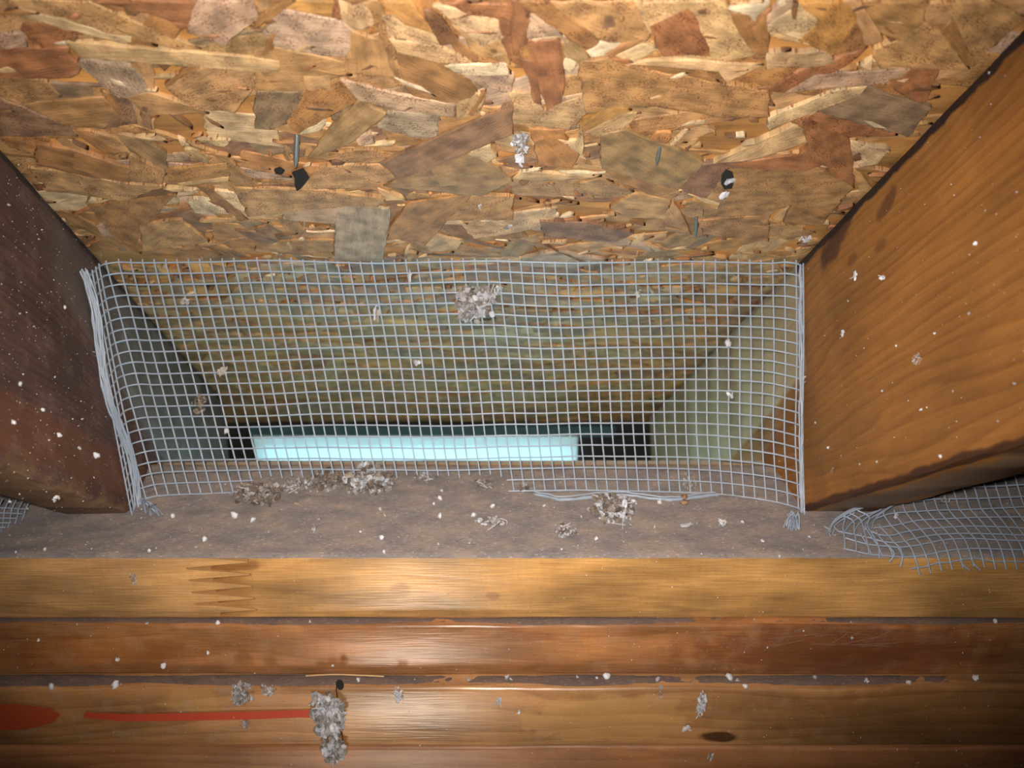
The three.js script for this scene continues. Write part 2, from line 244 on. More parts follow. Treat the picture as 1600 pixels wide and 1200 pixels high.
// strands that can be told apart: [tile x, tile y, [tone + grain, outline in quarter pixels of the tile] ...]
const tiles = [
  [0, 0, ['T', 0, 0, 560, 0, 900, 200, 420, 240, 140, 180, 0, 190], ['M', 0, 480, 280, 490, 380, 600, 140, 640, 0, 560], ['M', 140, 640, 640, 600, 740, 700, 640, 790, 400, 770], ['T', 920, 570, 1150, 640, 1300, 700, 920, 710, 800, 600],
    ['R', 0, 290, 410, 300, 500, 420, 440, 480, 0, 482], ['T', 560, 0, 900, 150, 1250, 300, 1100, 300, 840, 220, 420, 40], ['R', 600, 0, 1240, 0, 1160, 160, 950, 80, 780, 40], ['B', 900, 150, 960, 80, 1170, 120, 1080, 230],
    ['R', 140, 130, 350, 140, 560, 200, 420, 240, 250, 280, 140, 180], ['G', 0, 200, 130, 210, 170, 290, 0, 290], ['T1', 1050, 540, 1240, 420, 1560, 430, 1600, 520, 1460, 690, 1200, 660], ['B', 1035, 522, 1070, 540, 1250, 420, 1200, 405],
    ['G1', 1240, 0, 1600, 0, 1600, 110, 1400, 270, 1180, 200, 1200, 60], ['V1', 0, 610, 450, 790, 480, 840, 0, 840], ['C', 110, 20, 160, 50, 560, 160, 830, 250, 760, 262, 480, 190, 180, 110],
    ['B', 800, 270, 850, 220, 980, 280], ['P', 400, 240, 800, 285, 1600, 350, 1740, 370, 1735, 440, 1500, 430, 900, 380, 520, 350], ['Q', 500, 400, 600, 350, 780, 370, 900, 500, 920, 640, 830, 680, 760, 620, 640, 520],
    ['B', 640, 560, 700, 600, 760, 690, 720, 690], ['V', 760, 600, 830, 620, 840, 760, 770, 780, 650, 785, 700, 715], ['V', 880, 650, 920, 660, 950, 800, 900, 780], ['K', 780, 45, 870, 65, 850, 90, 800, 80], ['K', 990, 395, 1090, 390, 1020, 430]],
  [400, 0, ['M', 0, 300, 120, 290, 600, 390, 560, 450, 300, 560, 0, 560], ['S1', 0, 570, 300, 570, 200, 760, 100, 800, 0, 800], ['A1', 300, 570, 520, 500, 640, 620, 260, 830, 190, 750], ['G1', 180, 50, 550, 130, 610, 200, 640, 330, 420, 340, 120, 270, 40, 190],
    ['Y', 210, 0, 500, 0, 480, 105, 200, 45], ['R', 490, 0, 525, 0, 525, 105, 480, 100], ['P1', 525, 0, 680, 0, 740, 140, 620, 180, 530, 110], ['M', 600, 190, 780, 240, 860, 470, 560, 440], ['P1', 790, 80, 940, 150, 1120, 220, 1150, 270, 840, 220], ['P', 840, 230, 1150, 280, 1360, 380, 1180, 380, 880, 320],
    ['Y', 780, 0, 960, 0, 1060, 110, 1100, 200, 920, 140], ['B', 880, 320, 1180, 380, 1380, 550, 1250, 640, 980, 590, 900, 480], ['M', 690, 0, 780, 0, 880, 340, 930, 520, 840, 480, 800, 300], ['C1', 1110, 20, 1500, 110, 1540, 230, 1420, 280, 1240, 140], ['T', 1240, 150, 1560, 280, 1590, 390, 1380, 330],
    ['K', 1060, 60, 1110, 60, 1200, 160, 1260, 240, 1160, 270, 1080, 150], ['B', 1180, 200, 1380, 330, 1370, 390, 1240, 300], ['R', 1160, 0, 1600, 20, 1600, 110, 1520, 110, 1300, 70], ['R', 1520, 110, 1600, 100, 1650, 390, 1570, 360],
    ['G1', 1310, 470, 1450, 450, 1600, 470, 1600, 570, 1420, 540], ['P1', 1260, 590, 1440, 570, 1400, 700, 1260, 740], ['B', 1410, 570, 1440, 560, 1360, 710, 1330, 710], ['G1', 530, 490, 900, 580, 1250, 640, 1240, 720, 900, 680, 640, 610],
    ['W1', 1180, 405, 1280, 395, 1560, 385, 1590, 460, 1250, 452], ['C', 600, 420, 780, 440, 640, 430], ['Q', 830, 690, 1150, 710, 1120, 840, 1040, 860, 760, 790], ['O', 640, 620, 820, 700, 560, 900, 330, 980, 420, 840], ['T', 310, 470, 470, 460, 460, 550, 320, 545], ['W', 260, 830, 330, 790, 440, 740, 400, 810],
    ['B', 0, 110, 170, 0, 250, 0, 0, 170], ['B', 80, 200, 120, 200, 110, 290, 50, 330]],
  [800, 0, ['P1', 0, 570, 140, 580, 210, 690, 320, 630, 460, 600, 480, 690, 350, 800, 0, 760], ['T', 250, 0, 760, 0, 860, 180, 840, 260, 680, 260, 540, 240], ['G1', 100, 70, 220, 130, 310, 210, 110, 230], ['R', 0, 0, 40, 0, 100, 100, 90, 260, 0, 320], ['R', 0, 340, 170, 380, 180, 640, 130, 620, 90, 450], ['R', 90, 250, 300, 240, 325, 490, 310, 630, 220, 680, 180, 550],
    ['C', 110, 240, 320, 212, 310, 230, 130, 258], ['B', 580, 330, 720, 250, 830, 240, 640, 340], ['W', 470, 300, 550, 250, 670, 260, 600, 340, 500, 345], ['W', 330, 360, 410, 380, 370, 440, 320, 410], ['P1', 760, 0, 1320, 0, 1380, 140, 1520, 330, 1350, 370, 950, 340, 860, 180], ['R1', 800, 20, 1100, 30, 1180, 180, 1240, 330, 940, 340, 870, 180],
    ['C', 650, 340, 820, 270, 910, 290, 760, 370], ['B', 820, 400, 1100, 420, 1290, 500, 900, 445], ['P', 740, 380, 960, 360, 1340, 380, 1560, 400, 1340, 500, 1300, 430, 900, 400], ['M1', 420, 370, 600, 360, 900, 440, 1320, 510, 1600, 560, 1600, 720, 1300, 720, 900, 650, 620, 660, 470, 700, 440, 560], ['O', 330, 260, 370, 250, 480, 340, 420, 380, 330, 340],
    ['B', 40, 0, 250, 0, 540, 240, 460, 300, 260, 160], ['Y', 440, 760, 620, 650, 740, 680, 560, 770, 440, 830], ['P', 440, 820, 700, 700, 800, 700, 640, 840], ['B', 1360, 70, 1500, 80, 1460, 190, 1600, 60, 1600, 330, 1520, 330, 1440, 230], ['R', 1440, 200, 1600, 50, 1640, 60, 1600, 150, 1500, 240], ['W', 1340, 42, 1600, 20, 1500, 120, 1480, 75], ['V', 570, 90, 630, 90, 640, 160, 570, 160],
    ['C', 1060, 770, 1210, 740, 1180, 770], ['K', 1340, 735, 1400, 720, 1380, 740], ['K', 80, 45, 115, 50, 112, 90, 85, 95]],
  [1200, 0, ['T', 1000, 0, 1400, 0, 1600, 100, 1280, 400, 1140, 80], ['G', 0, 70, 100, 0, 160, 10, 0, 140], ['Y1', 180, 0, 470, 0, 560, 110, 400, 330, 200, 230, 320, 110], ['B1', 560, 110, 620, 270, 420, 330, 500, 150], ['M', 600, 0, 1000, 0, 960, 130, 820, 240, 680, 180], ['T', 460, 0, 580, 0, 720, 240, 620, 270, 550, 110], ['B', 600, 0, 700, 0, 720, 60, 680, 180], ['K', 700, 140, 740, 110, 810, 240, 760, 250], ['C', 690, 60, 740, 25, 720, 80],
    ['T1', 850, 220, 960, 130, 1080, 190, 1170, 320, 1250, 420, 1100, 420, 850, 400, 700, 410, 660, 300], ['B', 1070, 200, 1150, 110, 1240, 280, 1280, 400, 1240, 400], ['P1', 0, 320, 370, 320, 420, 380, 330, 400, 0, 410], ['R', 0, 560, 200, 430, 620, 290, 560, 350, 400, 440, 240, 500, 100, 560],
    ['R', 740, 520, 900, 420, 1060, 420, 980, 640, 880, 600], ['S', 300, 680, 620, 520, 760, 590, 1020, 660, 880, 840, 560, 760], ['R', 190, 740, 340, 680, 560, 760, 800, 840, 220, 840], ['G1', 120, 560, 300, 450, 700, 440, 900, 420, 860, 490, 600, 520, 350, 540], ['C', 0, 720, 400, 560, 620, 520, 580, 580, 200, 720, 0, 790], ['C1', 0, 150, 180, 20, 320, 110, 200, 230, 0, 180], ['C', 580, 400, 650, 355, 640, 430], ['K', 150, 10, 175, 15, 182, 100, 160, 95], ['C', 800, 490, 880, 475, 850, 500]],
  [0, 200, ['T', 180, 240, 400, 260, 740, 330, 1020, 350, 780, 440, 300, 380], ['B', 230, 90, 440, 120, 800, 240, 800, 320, 600, 300, 230, 220], ['T', 820, 160, 1030, 270, 1010, 340, 800, 320], ['B', 450, 0, 560, 10, 760, 140, 650, 140], ['T', 560, 10, 740, 60, 820, 140, 740, 130], ['O', 730, 30, 880, 50, 1030, 150, 1050, 260, 820, 130],
    ['T', 1470, 360, 1900, 380, 2300, 440, 2100, 480, 1560, 540], ['M', 1050, 250, 1400, 210, 1440, 290, 1060, 330], ['P', 1110, 335, 1430, 298, 1430, 320, 1140, 350], ['B', 560, 480, 900, 420, 1100, 400, 900, 600, 850, 740, 700, 650], ['K', 800, 440, 1010, 360, 1110, 400, 940, 430], ['B', 380, 500, 600, 600, 880, 780, 640, 680, 420, 570], ['T', 880, 590, 1120, 560, 1300, 700, 900, 760], ['G', 600, 600, 700, 570, 820, 680, 640, 660],
    ['C', 1100, 420, 1130, 380, 1240, 375, 1180, 410], ['W', 1180, 450, 1270, 420, 1420, 520, 1220, 525], ['C', 1330, 380, 1480, 400, 1540, 530, 1440, 470], ['B', 1230, 350, 1320, 360, 1550, 560, 1500, 570], ['V', 1470, 630, 1600, 640, 1740, 690, 1600, 700], ['C', 1110, 50, 1180, 95, 1130, 100], ['P', 1150, 120, 1230, 130, 1310, 210, 1200, 180], ['C', 1240, 60, 1440, 70, 1400, 105, 1330, 95]],
  [400, 200, ['M', 0, 700, 480, 690, 480, 800, 0, 760], ['G', 160, 490, 510, 490, 500, 590, 180, 560], ['T', 0, 360, 420, 380, 800, 430, 760, 490, 300, 490, 0, 440], ['T', 270, 370, 400, 240, 760, 210, 870, 300, 640, 360], ['M', 460, 160, 700, 120, 820, 160, 780, 200, 560, 200], ['O', 890, 315, 1330, 140, 1500, 220, 1600, 320, 1400, 420, 1100, 380, 800, 350], ['V', 780, 200, 890, 315, 1320, 140, 1600, 20, 1600, -170, 1230, 0], ['M', 1360, 410, 1600, 420, 1600, 560, 1200, 560], ['B', 960, 460, 1360, 400, 1200, 560, 1080, 700, 820, 680, 860, 580], ['Q', 510, 480, 590, 480, 840, 490, 820, 640, 790, 820, 490, 820, 500, 600],
    ['P', 1060, 720, 1130, 650, 1200, 680, 1300, 690, 1240, 750, 1100, 760], ['C', 1320, 150, 1460, 95, 1500, 170, 1440, 200], ['C', 1170, 590, 1220, 545, 1320, 595], ['V', 0, 620, 60, 600, 140, 690, 100, 720, 0, 700], ['C', 680, 100, 865, 75, 860, 95], ['G', 630, 60, 720, 20, 740, 80, 650, 95], ['P', 800, 260, 870, 300, 780, 330], ['P', 770, 370, 940, 440, 820, 440], ['K', 460, 200, 550, 200, 540, 218, 480, 218], ['K', 550, 240, 600, 265, 580, 268]],
  [800, 200, ['A', 100, 0, 330, 0, 340, 60, 420, 130, 380, 230, 170, 220, 130, 60], ['O', 560, 30, 700, 0, 1000, 100, 1200, 200, 1040, 370, 560, 240], ['B', 560, 240, 760, 260, 1060, 390, 980, 440, 700, 340], ['O', 380, 350, 560, 310, 760, 390, 600, 420, 420, 390], ['T', 620, 490, 760, 400, 990, 430, 940, 560, 700, 540], ['P', 0, 300, 60, 260, 560, 290, 200, 320], ['V1', 1190, 210, 1600, 180, 1600, 370, 1280, 480, 1060, 370], ['M', 1160, 570, 1600, 530, 1600, 700, 1200, 650], ['T', 930, 560, 1010, 440, 1120, 650], ['V1', 180, 570, 480, 580, 760, 640, 660, 700, 200, 660], ['Q', 60, 800, 300, 760, 600, 820, 400, 860, 60, 850],
    ['C', 1100, 400, 1300, 450, 1280, 490, 1180, 440], ['Y', 1130, 440, 1290, 470, 1220, 500], ['A', 860, 80, 900, 20, 1000, 20, 960, 100], ['C', 930, 170, 1070, 0, 1105, 0, 950, 165], ['C', 300, 65, 410, 60, 415, 0, 440, 0, 440, 160, 340, 90], ['W', 60, 258, 190, 240, 90, 265], ['W', 300, 265, 560, 268, 600, 270, 420, 280], ['P', 180, 710, 340, 700, 330, 716], ['C', 830, 720, 940, 745, 900, 760], ['K', 200, 720, 320, 770, 460, 820, 420, 822], ['C', 760, 690, 830, 668, 820, 690, 740, 720]],
  [1100, 180, ['M1', 150, 320, 700, 310, 930, 430, 800, 580, 540, 540, 400, 610, 0, 620, 0, 540], ['P', 0, 310, 560, 50, 610, 70, 640, 150, 400, 240, 150, 290], ['R', 160, 290, 560, 235, 740, 290, 640, 330, 250, 320], ['R', 610, 30, 640, 0, 900, 130, 930, 300, 930, 450, 880, 480, 760, 300, 580, 250, 650, 170], ['C1', 890, 150, 1160, 210, 1080, 290, 930, 320], ['K', 920, 240, 975, 225, 975, 265, 930, 275], ['B', 560, 540, 820, 580, 720, 680, 500, 660], ['C', 700, 290, 770, 285, 785, 322]],
];
{
  const rand = rng(77), strands = [];
  function strand(outline, tone, h, mat, shade = 1, fixed = false) { // outline: Vector2 list in deck metres
    const c = new THREE.Vector2(); outline.forEach((p) => c.add(p)); c.divideScalar(outline.length);
    let sxx = 0, sxy = 0, syy = 0; outline.forEach((p) => { const x = p.x - c.x, y = p.y - c.y; sxx += x * x; sxy += x * y; syy += y * y; });
    const turn = 0.5 * Math.atan2(2 * sxy, sxx - syy), ca = Math.cos(turn), sa = Math.sin(turn);
    const pts = [];
    outline.forEach((p, i) => { const q = outline[(i + 1) % outline.length], d = q.clone().sub(p), n = Math.max(1, Math.min(12, Math.round(d.length() / lerp(0.0016, 0.004, Math.abs((d.x * ca + d.y * sa) / (d.length() + 1e-9)))))), along = Math.abs((d.x * ca + d.y * sa) / (d.length() + 1e-9));
      const rough = Math.min(lerp(0.0017, 0.0003, along), d.length() * 0.12); // torn across the grain, split cleanly along it
      for (let k = 0; k < n; k++) { const q = p.clone().addScaledVector(d, k / n); pts.push(q.add(new THREE.Vector2((rand() - 0.5) * rough + 0.0007 * n2(q.x * 130, q.y * 130), (rand() - 0.5) * rough + 0.0007 * n2(q.y * 130, q.x * 130 + 9)))); } });
    if (THREE.ShapeUtils.area(pts) < 0) pts.reverse();
    const tri = THREE.ShapeUtils.triangulateShape(pts, []), pos = [], uv = [], col = [], idx = [];
    const u0 = rand() * 0.1, v0 = rand() * 0.05, tx = (rand() - 0.5) * 0.016, ty = (rand() - 0.5) * 0.016, C = rgb(tone);
    C.lerp(rgb('#ad7f54'), 0.26); const j = shade * (0.92 + rand() * 0.16); C.multiplyScalar(j); C.r *= 0.97 + rand() * 0.06; C.b *= 0.94 + rand() * 0.12;
    const put = (p, z) => { pos.push(p.x, p.y, z); const x = p.x - c.x, y = p.y - c.y; uv.push(u0 + x * ca + y * sa, v0 - x * sa + y * ca); col.push(C.r, C.g, C.b); };
    const top = (p) => h + (p.x - c.x) * tx + (p.y - c.y) * ty;
    pts.forEach((p) => put(p, top(p))); tri.forEach((t) => idx.push(...t));
    const n = pts.length;
    const outer = pts.map((p) => { const d = p.clone().sub(c); return p.clone().addScaledVector(d.normalize(), 0.0005); });
    outer.forEach((p) => put(p, top(p) - 0.00035)); outer.forEach((p) => put(p, -0.0013));
    for (const o of [0, n]) for (let k = 0; k < n; k++) { const a = o + k, b = o + (k + 1) % n; idx.push(a, a + n, b, b, a + n, b + n); }
    strands.push({ g: geo(pos, idx, uv, col), mat, area: Math.abs(THREE.ShapeUtils.area(pts)), picked: fixed, centre: c });
  }
  // chance strands that fill the board under and between the ones picked out
  const tones = 'TTMMPBTMRGOTCMBTVSAY', n = 2100;
  for (let i = 0; i < n; i++) {
    const near = i < 1250, x = near ? (rand() - 0.5) * 0.74 : (rand() - 0.5) * 2.0, y = -(near ? lerp(0.16, eaveT, rand()) : lerp(-0.6, eaveT, rand()));
    if (!near && Math.abs(x) < 0.36 && y < -0.17) continue;
    const thin = rand() < 0.45, L = thin ? 0.012 + rand() * 0.05 : 0.03 + rand() * 0.06, w = thin ? 0.0012 + rand() * 0.004 : 0.006 + rand() * 0.014, a = (rand() < 0.75 ? (rand() - 0.5) * 0.9 : (rand() - 0.5) * 3), ca = Math.cos(a), sa = Math.sin(a), o = [];
    const sk = (rand() - 0.5) * 0.02, tp = 0.6 + rand() * 0.4;
    for (const [p, q] of [[-L / 2, -w / 2], [-L * 0.1, -w * 0.56], [L / 2 + sk / 2, -w / 2 * tp], [L / 2 - sk / 2, w / 2 * tp], [L * 0.1, w * 0.55], [-L / 2 - sk / 3, w / 2]]) o.push(new THREE.Vector2(x + p * ca - q * sa, y + p * sa + q * ca));
    if (o.some((p) => p.y < -eaveT)) continue;
    const behind = y < -0.43; // past the screen: plainer, and coloured redder and brighter against dim cyan light
    strand(o, TONE[behind ? 'MBRABTRBMA'[Math.floor(rand() * 10)] : tones[Math.floor(rand() * tones.length)]], thin && y < -0.25 ? -0.0004 + rand() * 0.0010 : -0.0009 + rand() * 0.0012, rand() < 0.45 ? 1 : 0, behind ? 1.15 : 1);
  }
  let rank = 0; const total = tiles.reduce((s, t) => s + t.length - 2, 0);
  for (const [ox, oy, ...list] of tiles) for (const [code, ...p] of list) {
    const o = []; for (let k = 0; k < p.length; k += 2) o.push(toDeck(ox + p[k] / 4, oy + p[k + 1] / 4));
    strand(o, TONE[code[0]], 0.0005 + 0.0007 * (rank++ / total) + 0.0004 * rand(), code[1] === '1' || rand() < 0.35 ? 1 : 0, 1, true);
  }
  // chips and splinters pressed into the face
  for (let i = 0; i < 600; i++) {
    const x = (rand() - 0.5) * 0.5, y = -lerp(0.19, 0.46, rand()), L = 0.0015 + 0.009 * rand() * rand(), w = 0.0003 + 0.0009 * rand(), a = rand() < 0.7 ? (rand() - 0.5) * 0.9 : rand() * 3, ca = Math.cos(a), sa = Math.sin(a);
    strand([[-L, 0], [-L * 0.2, -w], [L, -w * 0.3], [L * 0.4, w]].map(([p, q]) => new THREE.Vector2(x + p * ca - q * sa, y + p * sa + q * ca)), TONE['KBBRCPTKWB'[Math.floor(rand() * 10)]], 0.0003 + 0.0011 * rand(), 0);
  }
  strands.sort((a, b) => b.picked - a.picked || b.area - a.area);
  const inView = (s) => Math.abs(s.centre.x) < 0.3 && s.centre.y < -0.17;
  const shown = strands.filter(inView).slice(0, 290), rest = strands.filter((s) => !shown.includes(s));
  shown.forEach((s) => part(deck, 'strand', s.g, strandMaterial[s.mat]));
  for (const k of [0, 1]) { const m = part(deck, 'small_strands', mergeGeometries(rest.filter((s) => s.mat === k).map((s) => s.g)), strandMaterial[k]); m.userData.kind = 'stuff'; }
}

// ------------------------------------------------------------------ stacked wall plates
const XL = -1.2, XR = 1.2;
const B1 = -0.3082, B2 = -0.3021, B3 = -0.2935, B4 = -0.2928, Y1 = -0.038, Y2 = -0.0709, Y3 = -0.1122, Y4 = -0.152;
function board(parent, name, x0, x1, z, top, bottom, material, seed, wobble = 0.0005) {
  const xs = [], N = Math.ceil((x1 - x0) / 0.02); for (let k = 0; k <= N; k++) xs.push(lerp(x0, x1, k / N));
  const o2 = rounded([[z, top], [z, bottom], [PLATE_BACK, bottom], [PLATE_BACK, top]], [0.0018, 0.0016, 0.001, 0.001]);
  const rings = xs.map((x) => o2.map((p, k) => V(x, p.y + (k < 4 ? wobble * n2(x * 7 + seed, 1) - Math.abs(0.0004 * n2(x * 60, seed)) : k < 8 ? wobble * 0.5 * n2(x * 9, seed + 5) : 0), p.x + (k < 8 ? wobble * n2(x * 5, seed + 9) : 0))));
  const g = loft(rings, xs, true, 0.7); flip(g);
  return part(parent, name, g, material);
}
// top plate: two lengths joined by a finger joint
{
  const g = thing('wall_plate', 'topmost tan wall plate with a zigzag finger joint in its front edge', 'wall plate');
  const JL = onFace(297, 915, B1).x, JR = onFace(393, 915, B1).x, yOf = (py) => -0.038 * (py - 870) / 95;
  const tips = [888, 906, 925, 943, 961].map(yOf), valleys = [878, 897, 915, 934, 952].map(yOf);
  const left = new THREE.Shape(), right = new THREE.Shape(), gap = 0.0006, short = 0.012;
  left.moveTo(XL, Y1 + 0.0006); left.lineTo(XL, -0.0004); left.lineTo(JL + 0.004, -0.0004);
  tips.forEach((y, i) => { left.lineTo(JR, valleys[i] + 0.0003); left.lineTo(JR, valleys[i] - 0.0003); left.lineTo(JL, y + 0.0006); left.lineTo(JL, y - 0.0005); });
  left.lineTo(JR, Y1 + 0.0006);
  right.moveTo(XR, Y1 + 0.0006); right.lineTo(JR + 0.001, Y1 + 0.0006);
  for (let i = 4; i >= 0; i--) { const last = i === 4 ? Y1 + 0.0006 : valleys[i + 1] + 0.0006; if (i < 4) right.lineTo(JR + 0.001, last); right.lineTo(JL + short, tips[i] - gap); right.lineTo(JL + short, tips[i] + gap); right.lineTo(JR + 0.001, valleys[i] - 0.0009); }
  right.lineTo(JR + 0.001, -0.0004); right.lineTo(XR, -0.0004);
  const deep = B1 - PLATE_BACK, opt = { depth: deep, bevelEnabled: false };
  const a = wood({ len: 0.8, wid: 0.16, x0: -0.7, y0: -0.08, W: 1536, H: 384, early: '#b98d5c', late: '#ab8152', rings: 60, wave: 1.2, seed: 5.5, mottle: 0.2, streaks: 0.10, dust: 0.16, rough: 0.38 });
  const b = wood({ len: 0.8, wid: 0.16, x0: -0.2, y0: -0.08, W: 1536, H: 384, early: '#b78a54', late: '#a57a48', rings: 90, wave: 0.9, seed: 9.2, mottle: 0.22, streaks: 0.10, dust: 0.08, rough: 0.31, stains: [{ x: -0.142, y: -0.005, rx: 0.02, ry: 0.004, a: 0.5, to: '#5a3018' }, { x: -0.150, y: -0.02, rx: 0.020, ry: 0.03, a: 0.45, to: '#84552c' }, { x: -0.160, y: -0.02, rx: 0.010, ry: 0.03, a: 0.6, to: '#3a2010' }, { x: -0.055, y: -0.02, rx: 0.006, ry: 0.005, a: 0.3, to: '#7a4a20' }, { x: -0.01, y: -0.024, rx: 0.004, ry: 0.003, a: 0.35, to: '#6d4320' }] });
  for (const [shape, m] of [[left, a], [right, b]]) { const e = new THREE.ExtrudeGeometry(shape, opt); e.translate(0, 0, PLATE_BACK); part(g, 'joined_length', e, m); }
  const filler = new THREE.BoxGeometry(0.05, 0.034, 0.07); filler.translate((JL + JR) / 2, -0.019, PLATE_BACK + 0.045); part(g, 'glue_line', filler, wood({ W: 64, H: 64, early: '#4a2c16', late: '#3a2010', seed: 1 }));
}
{
  const g = thing('wall_plate', 'second wall plate from the top, smooth red-brown board under the jointed one', 'wall plate');
  board(g, 'board', XL, XR, B2, Y1, Y2, wood({ W: 1536, H: 384, len: 1.0, wid: 0.16, x0: -0.5, early: '#9c6b44', late: '#875833', rings: 70, wave: 1.4, seed: 13.3, mottle: 0.2, streaks: 0.10, dust: 0.22, rough: 0.31, stains: [{ x: 0.17, y: 0.017, rx: 0.09, ry: 0.02, a: 0.42, to: '#55281a' }, { x: -0.22, y: 0.02, rx: 0.07, ry: 0.012, a: 0.3, to: '#7a4018' }, { x: 0.005, y: 0.008, rx: 0.02, ry: 0.004, a: 0.3, to: '#5a3322' }] }), 2);
}
const JOIN3 = onFace(531, 1120, B3).x;
{
  const g = thing('wall_plate', 'third wall plate from the top carrying a faded red painted line', 'wall plate');
  board(g, 'short_length', XL, JOIN3 - 0.0004, B3, Y2, Y3, wood({ W: 1024, H: 384, len: 0.7, wid: 0.16, x0: -0.7, early: '#a07248', late: '#835c38', rings: 80, wave: 1.2, seed: 17.1, mottle: 0.16, dust: 0.35, rough: 0.42, stains: [{ x: -0.165, y: 0.01, rx: 0.018, ry: 0.01, a: 0.4, to: '#c39a58' }] }), 3);
  board(g, 'long_length', JOIN3 + 0.0004, XR, B3 + 0.0003, Y2 + 0.0002, Y3, wood({ W: 1536, H: 384, len: 0.9, wid: 0.16, x0: -0.15, early: '#a67a50', late: '#875f3c', rings: 75, wave: 1.1, seed: 19.4, mottle: 0.15, dust: 0.16, rough: 0.31, stains: [{ x: 0.05, y: 0.022, rx: 0.045, ry: 0.016, a: 0.45, to: '#bd9358', soft: 0.9 }, { x: 0.3, y: 0.02, rx: 0.2, ry: 0.03, a: 0.35, to: '#6b4422' }, { x: 0.11, y: 0.035, rx: 0.012, ry: 0.004, a: 0.7, to: '#2d1a10' }] }), 4);
  // the red line and the end of a red letter sprayed on the short length, a film of paint on the wood
  const film = (pts, z) => { const s = new THREE.Shape(pts.map(([px, py]) => { const p = onFace(px, py, z); return new THREE.Vector2(p.x, p.y); })); const e = new THREE.ExtrudeGeometry(s, { depth: 0.0001, bevelEnabled: false }); e.translate(0, 0, z - 0.00002); return e; };
  part(g, 'red_line', film([[135, 1113], [200, 1116], [300, 1114], [420, 1111], [495, 1109], [510, 1110], [510, 1122], [470, 1121], [390, 1124], [290, 1126], [190, 1127], [130, 1121]], B3 + 0.0006), paintMaterial).userData.label = 'faded red painted line';
  part(g, 'red_mark', film([[-60, 1100], [30, 1100], [80, 1107], [95, 1117], [82, 1130], [40, 1140], [-60, 1141]], B3 + 0.0006), new THREE.MeshStandardMaterial({ color: rgb('#a84420'), roughness: 0.75 })).userData.label = 'blurred end of a red painted mark';
}
{
  const g = thing('wall_plate', 'lowest wall plate in view, brown board along the bottom of the picture', 'wall plate');
  board(g, 'board', XL, XR, B4, Y3 - 0.0008, Y4, wood({ W: 1024, H: 384, len: 0.9, wid: 0.16, x0: -0.45, early: '#966642', late: '#7a5030', rings: 70, wave: 1.1, seed: 23.9, mottle: 0.13, dust: 0.15, rough: 0.45 }), 6);
}
// ------------------------------------------------------------------ dust lying on the plate and on the ledges
const dustTexture = texture(512, 256, (u, v) => {
  const x = u * 0.5, y = v * 0.1, m = fbm(x * 30, y * 55, 4), s = n2(x * 900, y * 1100), f = n2(x * 160, y * 700);
  let g = 0.52 + 0.07 * m + 0.03 * f + 0.02 * s; if (s > 0.8) g += 0.16; if (s < -0.86) g -= 0.12;
  const w = clamp(0.5 + m, 0, 1); return [g * lerp(1.02, 1.07, w), g * 0.97, g * lerp(0.98, 0.91, w)];
});
dustTexture.repeat.set(2, 10);
const ledgeDustMaterial = new THREE.MeshStandardMaterial({ map: dustTexture, roughness: 0.95, color: 0xbfaea6 });
const dustMaterial = new THREE.MeshStandardMaterial({ map: dustTexture, roughness: 0.95 });
function dustLayer(name, label, y, z0, z1, hmax, seed) {
  const NX = 420, NZ = Math.max(4, Math.round((z1 - z0) / 0.0022)), pos = [], uv = [], idx = [];
  for (let j = 0; j <= NZ; j++) for (let i = 0; i <= NX; i++) {
    const x = lerp(-0.62, 0.62, i / NX); let z = lerp(z0, z1, j / NZ); if (j === NZ) z += 0.0007 * fbm(x * 90 + seed, 1, 3);
    const edge = Math.min(j, NZ - j) === 0 ? 0 : 1, h = hmax * (0.45 + 0.45 * fbm(x * 40 + seed, z * 60, 3) + 0.18 * n2(x * 420, z * 420 + seed));
    pos.push(x, y + (edge ? Math.max(0.0001, h) : -0.0004), z); uv.push(x, z * 1);
  }
  for (let j = 0; j < NZ; j++) for (let i = 0; i < NX; i++) { const a = j * (NX + 1) + i, b = a + NX + 1; idx.push(a, b, a + 1, a + 1, b, b + 1); }
  tag(mesh(name, geo(pos, idx, uv), y < -0.01 ? ledgeDustMaterial : dustMaterial), label, 'dust', null, 'stuff');
}
dustLayer('dust_layer', 'grey-brown dust covering the flat top of the uppermost plate', 0, PLATE_BACK + 0.001, B1 + 0.0006, 0.0012, 1);
dustLayer('dust_layer', 'thin dust along the ledge below the jointed plate', Y1 - 0.0001, B1 - 0.001, B2 - 0.0014, 0.0006, 5);
dustLayer('dust_layer', 'purplish dust along the ledge above the red line', Y2 - 0.0001, B2 - 0.001, B3 - 0.0016, 0.0007, 9);

